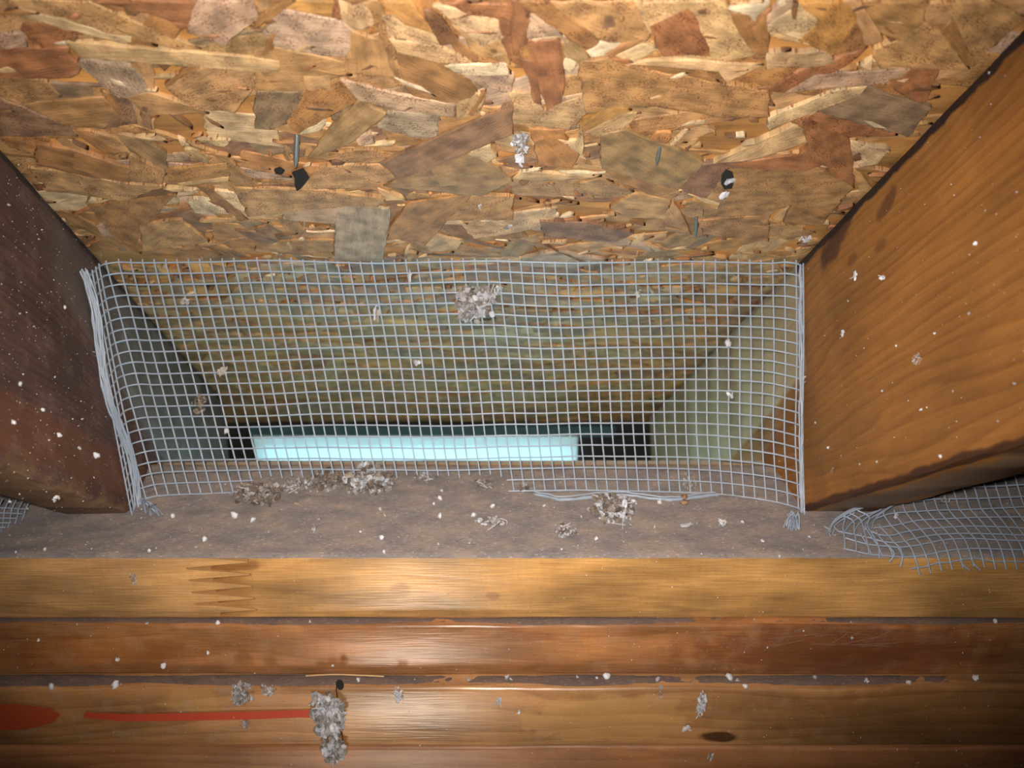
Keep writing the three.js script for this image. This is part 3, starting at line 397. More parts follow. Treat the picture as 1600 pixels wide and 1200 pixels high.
// ------------------------------------------------------------------ eave beyond the screen
{
  const dark = wood({ W: 256, H: 128, early: '#2c2622', late: '#1e1a18', rings: 60, seed: 31, mottle: 0.2, rough: 0.85 });  // near-black colour stands in for the unlit voids beside the strip
  const fz = EAVE - 0.004, band = thing('fascia_board', 'fascia board coloured near black as unlit void, closing the eave behind the white strip', 'fascia board');
  const top = onFace(700, 663, fz).y + 0.003; const o0 = onFace(398, 678, fz), o1 = onFace(899, 760, fz); // a notch in the fascia lets daylight in behind the strip
  for (const [x0, x1, y0, y1] of [[-1.2, o0.x + 0.002, top - 0.24, top], [o1.x - 0.002, 1.2, top - 0.24, top], [o0.x + 0.002, o1.x - 0.002, o0.y - 0.001, top], [o0.x + 0.002, o1.x - 0.002, top - 0.24, o1.y + 0.001]]) { const box = new THREE.BoxGeometry(x1 - x0, y1 - y0, 0.019); box.translate((x0 + x1) / 2, (y0 + y1) / 2, fz - 0.0095); part(band, 'board', box, dark); }
  const teal = thing('fascia_batten', 'thin dark batten with blue-green daylight in its colour just above the bright white strip', 'batten');
  const a = onFace(392, 664, fz), b = onFace(960, 680, fz), tb = new THREE.BoxGeometry(b.x - a.x, a.y - b.y, 0.004); tb.translate((a.x + b.x) / 2, (a.y + b.y) / 2, fz + 0.002); part(teal, 'batten', tb, new THREE.MeshStandardMaterial({ color: rgb('#3c5557'), roughness: 0.7 }));  // bluish daylight on a dark board, put into the batten's colour
  const strip = thing('soffit_strip', 'bright white strip glowing pale cyan in daylight beyond the screen', 'soffit strip');
  const c = onFace(398, 678, fz), d = onFace(899, 760, fz), white = new THREE.MeshPhysicalMaterial({ color: rgb('#eef2f2'), roughness: 1, transmission: 0.28, thickness: 0 });
  const w = d.x - c.x, mid = onFace(640, 693, fz).y;
  for (const [y0, y1, z] of [[c.y, mid + 0.0004, 0.006], [mid - 0.0004, d.y, 0.005]]) { const g = new THREE.BoxGeometry(w, y0 - y1, z); g.translate((c.x + d.x) / 2, (y0 + y1) / 2, fz + z / 2 + 0.0005); part(strip, 'strip_half', g, white); }
}
// ------------------------------------------------------------------ the shell of the attic and what lies outside
{
  const plain = new THREE.MeshStandardMaterial({ color: rgb('#8d7a66'), roughness: 0.9 }), pale = new THREE.MeshStandardMaterial({ color: rgb('#a39a90'), roughness: 0.9 });
  const slab = (name, x0, x1, y0, y1, z0, z1, m) => { const g = new THREE.BoxGeometry(x1 - x0, y1 - y0, z1 - z0); g.translate((x0 + x1) / 2, (y0 + y1) / 2, (z0 + z1) / 2); return structure(mesh(name, g, m)); };
  slab('wall_front', XL, XR, -2.4, Y4 - 0.0005, PLATE_BACK, B4 - 0.004, plain);
  slab('wall_outer', -1.32, 1.32, -2.6, -0.006, PLATE_BACK - 0.014, PLATE_BACK - 0.001, pale);
  slab('floor', -1.32, 1.32, -2.5, -2.401, PLATE_BACK, 2.1, plain);
  slab('wall_back', -1.32, 1.32, -2.4, 2.2, 1.62, 1.72, plain);
  for (const [n, s] of [['wall_left', -1], ['wall_right', 1]]) { // gable walls follow the roof
    const sh = new THREE.Shape(), yAt = (z) => deckOrigin.y + (z - deckOrigin.z) * Math.tan(SLOPE) - 0.0005;
    sh.moveTo(EAVE - 0.02, -0.28); sh.lineTo(EAVE - 0.02, yAt(EAVE - 0.02)); sh.lineTo(1.62, yAt(1.62)); sh.lineTo(1.62, -2.4); sh.lineTo(PLATE_BACK, -2.4); sh.lineTo(PLATE_BACK, -0.28);
    const g = new THREE.ExtrudeGeometry(sh, { depth: 0.1, bevelEnabled: false }); g.rotateY(-Math.PI / 2); g.translate(s > 0 ? 1.3 : -1.2, 0, 0); structure(mesh(n, g, plain));
  }
  // unseen soffit boards close the eave; the slot here is sized to limit daylight
  slab('trim_3', seatLeft.x - 0.03, seatRight.x + 0.03, -0.275, -0.263, -0.475, PLATE_BACK - 0.014, pale);
  slab('trim_4', seatLeft.x - 0.03, seatRight.x + 0.03, -0.275, -0.263, EAVE - 0.004, -0.555, pale);
  slab('trim_1', -1.2, seatLeft.x - 0.03, -0.275, -0.263, EAVE - 0.004, PLATE_BACK - 0.014, pale);
  slab('trim_2', seatRight.x + 0.03, 1.2, -0.275, -0.263, EAVE - 0.004, PLATE_BACK - 0.014, pale);
  const ground = new THREE.BoxGeometry(60, 0.2, 60); ground.translate(0, -2.95, -12); structure(mesh('ground', ground, new THREE.MeshStandardMaterial({ color: rgb('#cfd2cc'), roughness: 0.95 })));
}

// ------------------------------------------------------------------ insect screens
const faceX = (side, y, z) => { const f = rafterFaces[side]; return f.point.x - (f.normal.y * (y - f.point.y) + f.normal.z * (z - f.point.z)) / f.normal.x; };
const CELL = 0.00635, WIRE = 0.00045;
let screenAt;
{
  const g = thing('insect_screen', 'pale blue-grey square mesh screen stapled across the eave between both rafters', 'mesh screen');
  const H = 0.1275, ROWS = 21, topZ = onDeck(700, 403).z, topY = onDeck(700, 403).y;
  const bottomZ = (s) => -0.366 + 0.012 * smoothstep(s, 0.86, 1.0) + 0.004 * smoothstep(0.16 - s, 0, 0.16);
  const column = (v) => { // one horizontal section of the screen, from the fold on the dark rafter to the fold on the orange one
    const y = lerp(0.0012, topY - 0.0020, v), zAt = (s) => lerp(bottomZ(s), topZ, v) + 0.003 * Math.sin(v * Math.PI) * n2(s * 1.6, v * 0.5) + 0.0007 * n2(s * 6, v * 1.2);
    const zl = zAt(0), zr = zAt(1), fl = lerp(0.020, 0.036, v), fr = 0.010 + 0.0012 * n2(v * 1.5, 2), l = (dz) => faceX(-1, y, zl + dz), r = (dz) => faceX(1, y, zr + dz);
    const pts = [V(l(fl) + 0.0012, y, zl + fl), V(l(fl * 0.5) + 0.0014, y, zl + fl * 0.5), V(l(0.006) + 0.0028, y, zl + 0.006), V(l(0) + 0.010, y, zl + 0.0012)];
    const xa = l(0) + 0.020, xb = r(0) - 0.016; for (let k = 0; k <= 16; k++) { const s = k / 16; pts.push(V(lerp(xa, xb, s), y + 0.0011 * n2(s * 2.5, v * 1.2 + 3), zAt(lerp(0.05, 0.95, s)))); }
    pts.push(V(r(0) - 0.007, y, zr + 0.0012), V(r(0.005) - 0.0022, y, zr + 0.005), V(r(fr) - 0.0012, y, zr + fr));
    return new THREE.CatmullRomCurve3(pts, false, 'centripetal');
  };
  const N = 66, grid = [];
  for (let j = 0; j <= ROWS; j++) grid.push(column(j / ROWS).getSpacedPoints(N * 4));
  const px = (p) => { const q = p.clone().sub(EYE).applyAxisAngle(V(1, 0, 0), TILT); return 800 + FOCAL * q.x / -q.z; };
  const cut = grid[0].map((p) => { const x = px(p); return x < 372 ? 0 : x < 500 ? 1.6 * smoothstep(x, 372, 420) : x < 794 ? 1.75 : 0; }); // rows trimmed away at the foot
  screenAt = (i, j) => grid[j][i];
  const rand = rng(5), weft = [], warp = [];
  for (let j = 0; j <= ROWS; j++) {
    let run = []; const flush = () => { if (run.length > 2) weft.push(wire(run, WIRE)); run = []; };
    for (let i = 0; i <= N * 4; i++) { if (j + 0.2 >= cut[i]) { const p = grid[j][i].clone(); p.z += 0.0004; run.push(p); } else flush(); } flush();
  }
  for (let i = 0; i <= N; i++) {
    const c = cut[i * 4], pts = [], start = Math.max(0, c - 0.2 - 0.35 * rand());
    for (let j = 0; j <= ROWS; j++) if (j >= start) { if (!pts.length && start > 0 && j > start) { pts.push(grid[j - 1][i * 4].clone().lerp(grid[j][i * 4], 1 - (j - start))); } pts.push(grid[j][i * 4].clone()); }
    const top = pts[pts.length - 1].clone(); top.y += 0.0016; top.z -= 0.0006; pts.push(top);
    warp.push(wire(pts.map((p) => p.add(V(0, 0, -0.0003))), WIRE * 0.95));
  }
  part(g, 'crosswise_wires', mergeGeometries(weft), screenMaterial).userData.kind = 'stuff';
  part(g, 'upright_wires', mergeGeometries(warp), screenMaterial).userData.kind = 'stuff';
  // folded selvedges: several layers of mesh pressed together along the rafters and the foot
  const bundle = (line, count, spread, seed, r = WIRE) => { const q = rng(seed), out = []; for (let k = 0; k < count; k++) { const o = V((q() - 0.5) * spread, (q() - 0.5) * spread, (q() - 0.5) * spread), sd = q() * 50; out.push(wire(line.map((p, i) => p.clone().add(o).add(V(0.0006 * n2(i * 0.9, sd), 0, 0.0006 * n2(i * 0.9, sd + 4)))), r)); } return mergeGeometries(out); };
  const leftLine = [], rightLine = [];
  for (let k = 0; k <= 24; k++) { const v = k / 24, y = lerp(0.0015, topY + 0.004, v), z = lerp(-0.3475, topZ + 0.046, v), x = faceX(-1, y, z); leftLine.push(V(x + 0.0024, y, z - 0.004 - 0.004 * Math.sin(v * 9))); const yr = lerp(0.002, topY - 0.002, v), zr = lerp(bottomZ(1), topZ, v) + 0.010; rightLine.push(V(faceX(1, yr, zr) - 0.0022, yr, zr)); }
  part(g, 'folded_edge', bundle(leftLine, 9, 0.0042, 21), screenMaterial).userData.label = 'thick folded mesh edge on the dark rafter';
  part(g, 'folded_edge', bundle(rightLine, 5, 0.0024, 22), screenMaterial).userData.label = 'narrow folded mesh edge on the orange rafter';
  const foot = []; for (let k = 0; k <= 30; k++) { const p = onLevel(lerp(838, 1118, k / 30), 774 + 4 * Math.sin(k * 0.35) + (k < 4 ? -5 + k : 0), 0.0018); foot.push(p); }
  part(g, 'folded_edge', bundle(foot, 6, 0.0026, 23), screenMaterial).userData.label = 'rolled mesh edge lying on the dusty plate';
  const fray = []; const fr = rng(9);
  for (const [bx, by, n, dx, dy] of [[222, 782, 9, 14, 18], [236, 790, 7, 8, 12], [1243, 800, 9, -6, 24], [1236, 806, 6, -2, 20]]) for (let k = 0; k < n; k++) { const a = onLevel(bx + (fr() - 0.5) * 14, by + (fr() - 0.5) * 6, 0.006 + fr() * 0.006), b = onLevel(bx + dx + (fr() - 0.5) * 26, by + dy + (fr() - 0.5) * 8, 0.0012), m = a.clone().lerp(b, 0.5); m.y += 0.002; fray.push(wire(new THREE.CatmullRomCurve3([a, m, b]).getPoints(6), WIRE * 0.9)); }
  const f = part(g, 'frayed_corner', mergeGeometries(fray), screenMaterial); f.userData.kind = 'stuff';
}
// the loose screen of the next bay: it comes forward over the plate and hangs over its front edge
const drape = [[-0.2995, -0.020], [-0.3035, -0.006], [-0.307, 0.0018], [-0.315, 0.004], [-0.33, 0.006], [-0.345, 0.011], [-0.36, 0.022], [-0.372, 0.04], [-0.38, 0.065], [-0.386, 0.10], [-0.39, 0.16]];
function onDrape(px, py, lift = 0) {
  const d = ray(px, py), at = (k) => { const t = drape[k][0] / d.z; return EYE.y + d.y * t - drape[k][1]; };
  for (let k = 0; k + 1 < drape.length; k++) { const a = at(k), b = at(k + 1); if ((a >= 0) !== (b >= 0)) { const z = lerp(drape[k][0], drape[k + 1][0], a / (a - b)), t = z / d.z; const p = d.clone().multiplyScalar(t).add(EYE); return p.addScaledVector(d, -lift); } }
  const z = drape[0][0]; return d.clone().multiplyScalar(z / d.z).add(EYE);
}
{
  const g = thing('insect_screen', 'loose crumpled mesh screen spilling over the plate under the orange rafter', 'mesh screen');
  const zoomed = (p, lift = 0) => onDrape(1250 + p[0] / 4.446, 650 + p[1] / 4.446, lift);
  const rows = [
    [[770, 1060], [870, 1045], [960, 1020], [1040, 1015], [1110, 1000], [1220, 990], [1350, 1010], [1450, 1010], [1620, 1012], [1900, 1016]],
    [[300, 920], [390, 940], [480, 960], [545, 965], [640, 975], [710, 978], [800, 975], [870, 965], [960, 945], [1100, 925], [1250, 920], [1400, 925], [1620, 930], [1900, 936]],
    [[310, 845], [390, 870], [470, 890], [545, 900], [620, 905], [680, 912], [760, 905], [830, 895], [900, 880], [1000, 860], [1180, 850], [1370, 860], [1620, 868], [1900, 876]],
    [[265, 800], [370, 822], [480, 845], [570, 870], [650, 880], [700, 875], [800, 850], [900, 830], [1000, 820], [1180, 815], [1620, 830], [1900, 840]],
    [[440, 780], [490, 800], [560, 825], [640, 828], [720, 807], [850, 785], [980, 775], [1200, 765], [1620, 780], [1900, 790]],
    [[500, 780], [620, 765], [700, 750], [820, 725], [1000, 715], [1200, 705], [1620, 700], [1900, 700]],
    [[520, 715], [620, 680], [780, 665], [950, 655], [1150, 650], [1620, 628], [1900, 615]],
    [[640, 610], [800, 592], [920, 578], [1100, 575], [1300, 570], [1620, 556], [1900, 540]],
    [[1000, 500], [1060, 495], [1300, 490], [1620, 473], [1900, 460]],
    [[1300, 412], [1340, 410], [1620, 392], [1900, 378]],
    [[1500, 330], [1620, 322], [1900, 300]]];
  const off = [285, 262, 230, 195, 155, 100, 50, 25, 0, -20, -36];
  const curves = rows.map((r) => new THREE.CatmullRomCurve3(r.map(([x, y]) => V(x, y, 0)), false, 'centripetal').getPoints(60));
  const yAt = (r, x) => { const c = curves[r]; if (x < c[0].x || x > c[c.length - 1].x) return null; for (let k = 0; k + 1 < c.length; k++) if (c[k + 1].x >= x) return lerp(c[k].y, c[k + 1].y, (x - c[k].x) / (c[k + 1].x - c[k].x + 1e-9)); return null; };
  const across = curves.map((c) => wire(c.map((p) => zoomed([p.x, p.y])), WIRE));
  const along = [];
  for (let k = -12; k <= 10; k++) {
    let pts = [];
    for (let r = rows.length - 1; r >= 0; r--) { const x = 1135 + off[r] + 75 * k, y = yAt(r, x); if (y !== null) pts.push([x, y]); }
    if (pts.length < 2) continue;
    const e = pts[pts.length - 1], p0 = pts[0]; if (pts.length > 6) pts.push([e[0] + 12, e[1] + 55]); pts.unshift([p0[0] - 6, p0[1] - 22]);
    along.push(wire(new THREE.CatmullRomCurve3(pts.map((p) => zoomed(p, 0.0006)), false, 'centripetal').getPoints(24), WIRE));
  }
  // the curl at the end, where rows turn back on themselves into the folded edge
  for (const l of [[[240, 715], [310, 700], [300, 770], [310, 845], [312, 920]], [[265, 800], [240, 770], [300, 715], [380, 670]], [[300, 690], [370, 730], [375, 800], [390, 870], [392, 940]], [[340, 670], [420, 720], [440, 780], [470, 890], [480, 960]], [[400, 655], [480, 700], [470, 760], [545, 900], [550, 985]], [[310, 800], [360, 740], [440, 690], [540, 660]], [[370, 822], [400, 760], [470, 700], [560, 650]], [[440, 780], [480, 720], [560, 670], [640, 620]], [[500, 780], [520, 715], [600, 650], [700, 590]], [[620, 905], [655, 960], [620, 1015]], [[680, 912], [712, 978], [696, 1050]], [[1110, 1000], [1140, 1040], [1175, 1070]], [[1190, 995], [1215, 1035], [1250, 1070]]])
    along.push(wire(new THREE.CatmullRomCurve3(l.map((p) => zoomed(p, 0.001)), false, 'centripetal').getPoints(16), WIRE));
  part(g, 'crosswise_wires', mergeGeometries(across), screenMaterial).userData.kind = 'stuff';
  part(g, 'lengthwise_wires', mergeGeometries(along), screenMaterial).userData.kind = 'stuff';
  const edge = []; const q = rng(31);
  for (let k = 0; k < 9; k++) { const dx = (q() - 0.5) * 16, dy = (q() - 0.5) * 22; edge.push(wire(new THREE.CatmullRomCurve3([[205, 790], [225, 745], [290, 690], [380, 648], [500, 610], [620, 590], [760, 568], [860, 540], [940, 515]].slice(0, k % 3 ? 9 : 7).map((p, i) => zoomed([p[0] + dx * (i < 2 ? 0.5 : 1), p[1] + dy * (i > 6 ? 0.4 : 1)], 0.0012)), false, 'centripetal').getPoints(30), WIRE)); }
  for (const l of [[[205, 790], [180, 775], [170, 765]], [[215, 800], [200, 825], [212, 832]], [[240, 790], [225, 820], [232, 828]]]) edge.push(wire(l.map((p) => zoomed(p, 0.001)), WIRE));
  part(g, 'folded_edge', mergeGeometries(edge), screenMaterial).userData.label = 'thick folded mesh edge ending in a frayed tip';
}
{ // the corner of another screen showing below the dark rafter
  const g = thing('insect_screen', 'small corner of mesh screen showing under the dark rafter', 'mesh screen'), w = [];
  const q = (x, y, l = 0.004) => onLevel(x, y, l);
  for (let k = 0; k < 9; k++) { const x = 40 - k * 11; w.push(wire([q(x + 8, 780, 0.012), q(x, 795 + k * 0.5), q(x - 3, 806 + Math.min(26, k * 5), 0.002), q(x - 6, 812 + Math.min(30, k * 6), 0.0012)], WIRE)); }
  for (let r = 0; r < 5; r++) w.push(wire([q(-80, 790 + r * 9), q(-30, 791 + r * 9), q(44 - r * 9, 796 + r * 7, 0.003)], WIRE));
  part(g, 'wires', mergeGeometries(w), screenMaterial).userData.kind = 'stuff';
}

// ------------------------------------------------------------------ scraps of insulation, nails, cobwebs
// a crumpled clump: overlapping shards and short fibres inside an ellipsoid (axes in metres)
function clump(ax, ay, az, n, seed, tones, fibres = 4) {
  const q = rng(seed), out = [];
  const many = n > 4, N = many ? Math.round(n * 6) : n;
  for (let k = 0; k < N; k++) {
    const s = new THREE.IcosahedronGeometry(1, 1), p = s.attributes.position, o = [q() * 50, q() * 50, q() * 50];
    const r = (many ? 0.07 + 0.13 * q() * q() + 0.05 * q() : 0.30 + 0.45 * q()) * (n === 1 ? 2 : 1), flat = 0.35 + 0.4 * q(), lng = 0.7 + 0.6 * q(), rot = new THREE.Euler(q() * 6, q() * 6, q() * 6);
    for (let i = 0; i < p.count; i++) { const v = V(p.getX(i), p.getY(i), p.getZ(i)); const d = 1 + 0.55 * n3(v.x * 1.6 + o[0], v.y * 1.6 + o[1], v.z * 1.6 + o[2]); v.multiplyScalar(d * r); v.x *= lng; v.z *= flat; v.applyEuler(rot); p.setXYZ(i, v.x, v.y, v.z); }
    const dir = V(q() - 0.5, q() - 0.5, q() - 0.5).normalize().multiplyScalar(n === 1 ? 0 : (many ? 0.95 * Math.sqrt(q()) : 0.75 * Math.cbrt(q())));
    const am = many ? Math.sqrt(ax * ay) : 0; many ? s.scale(lerp(am, ax, 0.4), lerp(am, ay, 0.4), lerp(am, az, 0.3)) : s.scale(ax, ay, az); s.translate(dir.x * ax, dir.y * ay, dir.z * az);
    const C = rgb(tones[Math.floor(q() * tones.length)])
      .multiplyScalar(many ? 0.65 + 0.5 * q() : 0.85 + 0.3 * q()), c = []; for (let i = 0; i < p.count; i++) c.push(C.r, C.g, C.b);
    s.setAttribute('color', new THREE.Float32BufferAttribute(c, 3)); s.deleteAttribute('uv'); s.deleteAttribute('normal');
    const m = mergeVertices(s, 1e-7); m.computeVertexNormals(); out.push(n > 6 ? m.toNonIndexed() : m.toNonIndexed());
    if (n > 3) out[out.length - 1].computeVertexNormals();
  }
  for (let k = 0; k < fibres * 0.6; k++) {
    const a = V((q() - 0.5) * ax, (q() - 0.5) * ay, (q() - 0.5) * az).multiplyScalar(1.3), b = V((q() - 0.5) * ax, (q() - 0.5) * ay, (q() - 0.3) * az).multiplyScalar(1.9), m = a.clone().lerp(b, 0.5).add(V((q() - 0.5) * ax, (q() - 0.5) * ay, 0).multiplyScalar(0.6));
    const w = wire(new THREE.CatmullRomCurve3([a, m, b]).getPoints(5), Math.min(0.00028, ax * 0.1), 4).toNonIndexed(), c = []; const C = rgb('#d6d6dc'); for (let i = 0; i < w.attributes.position.count; i++) c.push(C.r, C.g, C.b);
    w.setAttribute('color', new THREE.Float32BufferAttribute(c, 3)); out.push(w);
  }
  return mergeGeometries(out);
}
const WHITE = ['#e9ebf2', '#d5d8e2', '#c4c4cc'], GREY = ['#b9b6b8', '#a8a19c', '#d0d2dc', '#8f8781'], TAN = ['#8f8074', '#84766a', '#a89c92', '#b9b6b6', '#706258', '#958a84'];
const faces = {
  plate: (x, y, h) => onLevel(x, y, 0.0008 + h), ledge1: (x, y, h) => onLevel(x, y, Y1 + h), ledge2: (x, y, h) => onLevel(x, y, Y2 + h),
  board1: (x, y, h) => onFace(x, y, B1 + h), board2: (x, y, h) => onFace(x, y, B2 + h), board3: (x, y, h) => onFace(x, y, B3 + 0.0005 + h), board4: (x, y, h) => onFace(x, y, B4 + h),
  deck: (x, y, h) => onDeck(x, y).addScaledVector(INWARD, h + 0.0016), right: (x, y, h) => onRight(x, y).add(V(-h, 0, 0)), left: (x, y, h) => onLeft(x, y).add(V(h, 0, 0)),
  screen: (x, y, h) => meet(x, y, V(0, 0.001, -0.3655 + h + 0.0008), V(0, 0.0545, 0.119).normalize()), drape: (x, y, h) => onDrape(x, y, h),
};
// [name, label, category, group, surface, px, py, half width px, half height px, shards, tones, fibres]
const scraps = [
  ['insulation_clump', 'pale tan clump of fluff on the plate nearest the folded mesh edge', 'insulation', 'plate', 405, 782, 46, 20, 34, TAN, 8],
  ['insulation_clump', 'small grey clump between the tan clump and the long crumbly heap', 'insulation', 'plate', 462, 764, 26, 13, 12, GREY, 5],
  ['insulation_clump', 'crumbly heap under the mesh in front of the white strip, its tan end', 'insulation', 'plate', 515, 758, 36, 21, 30, TAN, 6],
  ['insulation_clump', 'crumbly grey heap under the mesh with a bright white lump at its foot', 'insulation', 'plate', 578, 762, 44, 27, 44, [...TAN, ...WHITE], 8],
  ['insulation_clump', 'loose grey tuft touching the trimmed lower edge of the mesh', 'insulation', 'plate', 664, 749, 20, 12, 10, GREY, 4],
  ['insulation_clump', 'curled grey shred lying alone on the bare brown plate', 'insulation', 'plate', 757, 760, 20, 9, 9, TAN, 4],
  ['insulation_clump', 'faint flattened grey patch of fluff in the middle of the plate', 'insulation', 'plate', 768, 818, 30, 10, 10, GREY, 5],
  ['insulation_clump', 'small tuft at the start of the rolled mesh edge', 'insulation', 'plate', 822, 766, 17, 9, 9, TAN, 4],
  ['insulation_clump', 'large dark tan and white clump in front of the rolled mesh edge', 'insulation', 'plate', 955, 806, 40, 26, 40, [...TAN, ...WHITE], 7],
  ['insulation_clump', 'smaller crumbly clump beside the large dark tan one', 'insulation', 'plate', 883, 834, 20, 13, 14, [...TAN, ...WHITE], 4],
  ['insulation_clump', 'wispy shred caught on the mesh foot above a tan chip', 'insulation', 'plate', 1075, 758, 11, 20, 9, GREY, 6],
  ['bark_chip', 'smooth orange-tan chip lying against the rolled mesh edge', 'wood chip', 'plate', 1069, 786, 9, 8, 3, ['#b08a68'], 0],
  ['bark_chip', 'flat pale tan chip lying before the crumbly heap', 'wood chip', 'plate', 459, 788, 10, 5, 2, ['#b09a86'], 0],
  ['insulation_flake', 'white flake like a small arrowhead on the plate beside the orange rafter', 'insulation', 'plate', 1128, 821, 8, 8, 4, WHITE, 2],
  ['insulation_flake', 'long white sliver on the plate between two clumps and the orange rafter', 'insulation', 'plate', 1074, 821, 12, 5, 3, WHITE, 1],
  ['insulation_flake', 'upright white curl on the plate below the crumbly heap', 'insulation', 'plate', 490, 828, 5, 10, 3, WHITE, 1],
  ['insulation_clump', 'large glistening grey clump hanging over the end of the red line', 'insulation', 'board3', 513, 1118, 29, 50, 44, [...GREY, ...WHITE], 10],
  ['insulation_clump', 'thin grey wisp trailing below the large glistening clump', 'insulation', 'board4', 520, 1172, 22, 32, 22, GREY, 6],
  ['insulation_clump', 'grey clump stuck to the ledge above the red line', 'insulation', 'board3', 378, 1085, 19, 27, 18, GREY, 6],
  ['insulation_clump', 'short grey tuft hanging beside the clump on the red line', 'insulation', 'board3', 418, 1078, 14, 13, 9, GREY, 4],
  ['insulation_flake', 'small fluffy drop hanging just below the red line', 'insulation', 'board3', 384, 1133, 9, 10, 6, GREY, 2],
  ['insulation_clump', 'bluish white tuft hanging from the ledge past the glistening clump', 'insulation', 'board3', 623, 1086, 10, 20, 8, WHITE, 4],
  ['insulation_flake', 'grey flake on the third plate beside a tinier white one', 'insulation', 'board3', 779, 1098, 6, 10, 4, GREY, 2],
  ['insulation_flake', 'tiny white flake below the grey flake on the third plate', 'insulation', 'board3', 811, 1113, 5, 6, 3, WHITE, 1],
  ['insulation_clump', 'ragged white string of fluff at the edge of the pale patch on the third plate', 'insulation', 'board3', 1096, 1100, 8, 30, 14, WHITE, 6],
  ['insulation_flake', 'white shred at the lower end of the ragged string', 'insulation', 'board3', 1073, 1139, 9, 7, 4, WHITE, 2],
  ['insulation_flake', 'white shred hanging from the ledge above the pale patch', 'insulation', 'board3', 1032, 1080, 5, 14, 5, GREY, 2],
  ['insulation_flake', 'grey-white shred on the lowest plate at the bottom of the picture', 'insulation', 'board4', 1109, 1184, 5, 12, 4, GREY, 2],
  ['insulation_flake', 'two-lobed grey fleck on the jointed plate near the zigzag joint', 'insulation', 'board1', 208, 905, 6, 13, 5, GREY, 2],
  ['insulation_flake', 'bright white ball on the ledge toward the dark end of the plates', 'insulation', 'ledge2', 1354, 1066, 6, 5, 3, WHITE, 1],
  ['insulation_clump', 'long grey-white streak of fluff stuck to the strand board', 'insulation', 'deck', 813, 215, 14, 34, 20, GREY, 5],
  ['insulation_flake', 'shiny white lump at the lower end of the streak on the strand board', 'insulation', 'deck', 810, 245, 10, 14, 4, WHITE, 1],
  ['insulation_flake', 'white lump in a dark hole in the strand board', 'insulation', 'deck', 1134, 275, 9, 11, 4, WHITE, 1],
  ['insulation_flake', 'ragged white shred just below the lump in the dark hole', 'insulation', 'deck', 1131, 300, 8, 13, 4, WHITE, 3],
  ['insulation_clump', 'white tuft caught where the strand board meets the orange rafter', 'insulation', 'deck', 1258, 367, 12, 9, 7, WHITE, 3],
  ['insulation_flake', 'pale fleck on the strand board above the middle of the mesh', 'insulation', 'deck', 750, 317, 5, 8, 3, GREY, 1],
  ['insulation_flake', 'flat white fleck on the strand board close to the mesh top', 'insulation', 'deck', 795, 348, 9, 5, 3, GREY, 2],
  ['insulation_clump', 'big crumpled grey wisp caught on the middle of the mesh', 'insulation', 'screen', 742, 474, 36, 33, 30, ['#a39c9a', '#b4b2b6', '#ccd0da', '#8f857e'], 14],
  ['insulation_flake', 'bright white lump on the mesh beside the crumpled wisp', 'insulation', 'screen', 779, 453, 8, 13, 5, WHITE, 2],
  ['insulation_clump', 'tan blob of fluff behind the mesh near the dark rafter', 'insulation', 'screen', 312, 632, 13, 18, 9, ['#94806e', '#a89a8c'], 3],
  ['insulation_flake', 'white sliver on the mesh above the tan blob', 'insulation', 'screen', 346, 580, 10, 8, 4, GREY, 2],
  ['insulation_flake', 'white scrap on the mesh near its upper corner by the dark rafter', 'insulation', 'screen', 290, 473, 8, 7, 4, GREY, 2],
  ['insulation_flake', 'white shred on the mesh near the end of the white strip', 'insulation', 'screen', 353, 674, 7, 6, 3, WHITE, 2],
  ['insulation_flake', 'narrow white shred on the top rows of the mesh', 'insulation', 'screen', 641, 430, 4, 10, 3, WHITE, 1],
  ['insulation_flake', 'grey shred on the mesh between the narrow one and the crumpled wisp', 'insulation', 'screen', 588, 490, 7, 15, 4, GREY, 3],
  ['insulation_flake', 'small white fleck low on the middle of the mesh', 'insulation', 'screen', 652, 567, 6, 6, 3, WHITE, 1],
  ['insulation_flake', 'bright white bead on the mesh toward the orange rafter', 'insulation', 'screen', 1137, 538, 5, 8, 3, WHITE, 1],
  ['insulation_flake', 'white sliver on the mesh below the bright bead', 'insulation', 'screen', 1141, 616, 6, 7, 3, WHITE, 1],
  ['insulation_flake', 'grey shred high on the mesh left of the bright bead', 'insulation', 'screen', 998, 460, 7, 11, 4, GREY, 2],
  ['insulation_clump', 'white tuft pinched in the mesh fold on the orange rafter', 'insulation', 'right', 1256, 595, 7, 14, 6, WHITE, 3],
  ['insulation_flake', 'white teardrop fleck on the orange rafter near its purple stain', 'insulation', 'right', 1337, 431, 6, 9, 3, WHITE, 1],
  ['insulation_flake', 'three-cornered white fleck beside the teardrop one', 'insulation', 'right', 1380, 433, 9, 6, 4, WHITE, 2],
  ['insulation_flake', 'white shred on the orange rafter below the teardrop fleck', 'insulation', 'right', 1318, 521, 6, 8, 4, WHITE, 2],
  ['insulation_clump', 'pale web-like smudge in the middle of the orange rafter', 'insulation', 'right', 1436, 562, 10, 12, 7, ['#b8a494', '#a88a74'], 5],
  ['insulation_flake', 'square pale smear on the lower part of the orange rafter', 'insulation', 'right', 1303, 737, 9, 10, 2, ['#a08070'], 0],
  ['insulation_flake', 'tan scrap caught in the loose crumpled mesh', 'insulation', 'drape', 1476, 781, 9, 11, 5, ['#a8988c', '#8d7f76'], 2],
  ['insulation_flake', 'white bead on the loose crumpled mesh', 'insulation', 'drape', 1399, 806, 5, 5, 3, WHITE, 1],
  ['insulation_flake', 'white sliver on the rounded lower edge of the dark rafter', 'insulation', 'left', 86, 778, 9, 6, 3, WHITE, 1],
];
const pixelSize = (p) => { const q = p.clone().sub(EYE).applyAxisAngle(V(1, 0, 0), TILT); return -q.z / FOCAL; };
const turnTo = { plate: 'level', ledge1: 'level', ledge2: 'level' };
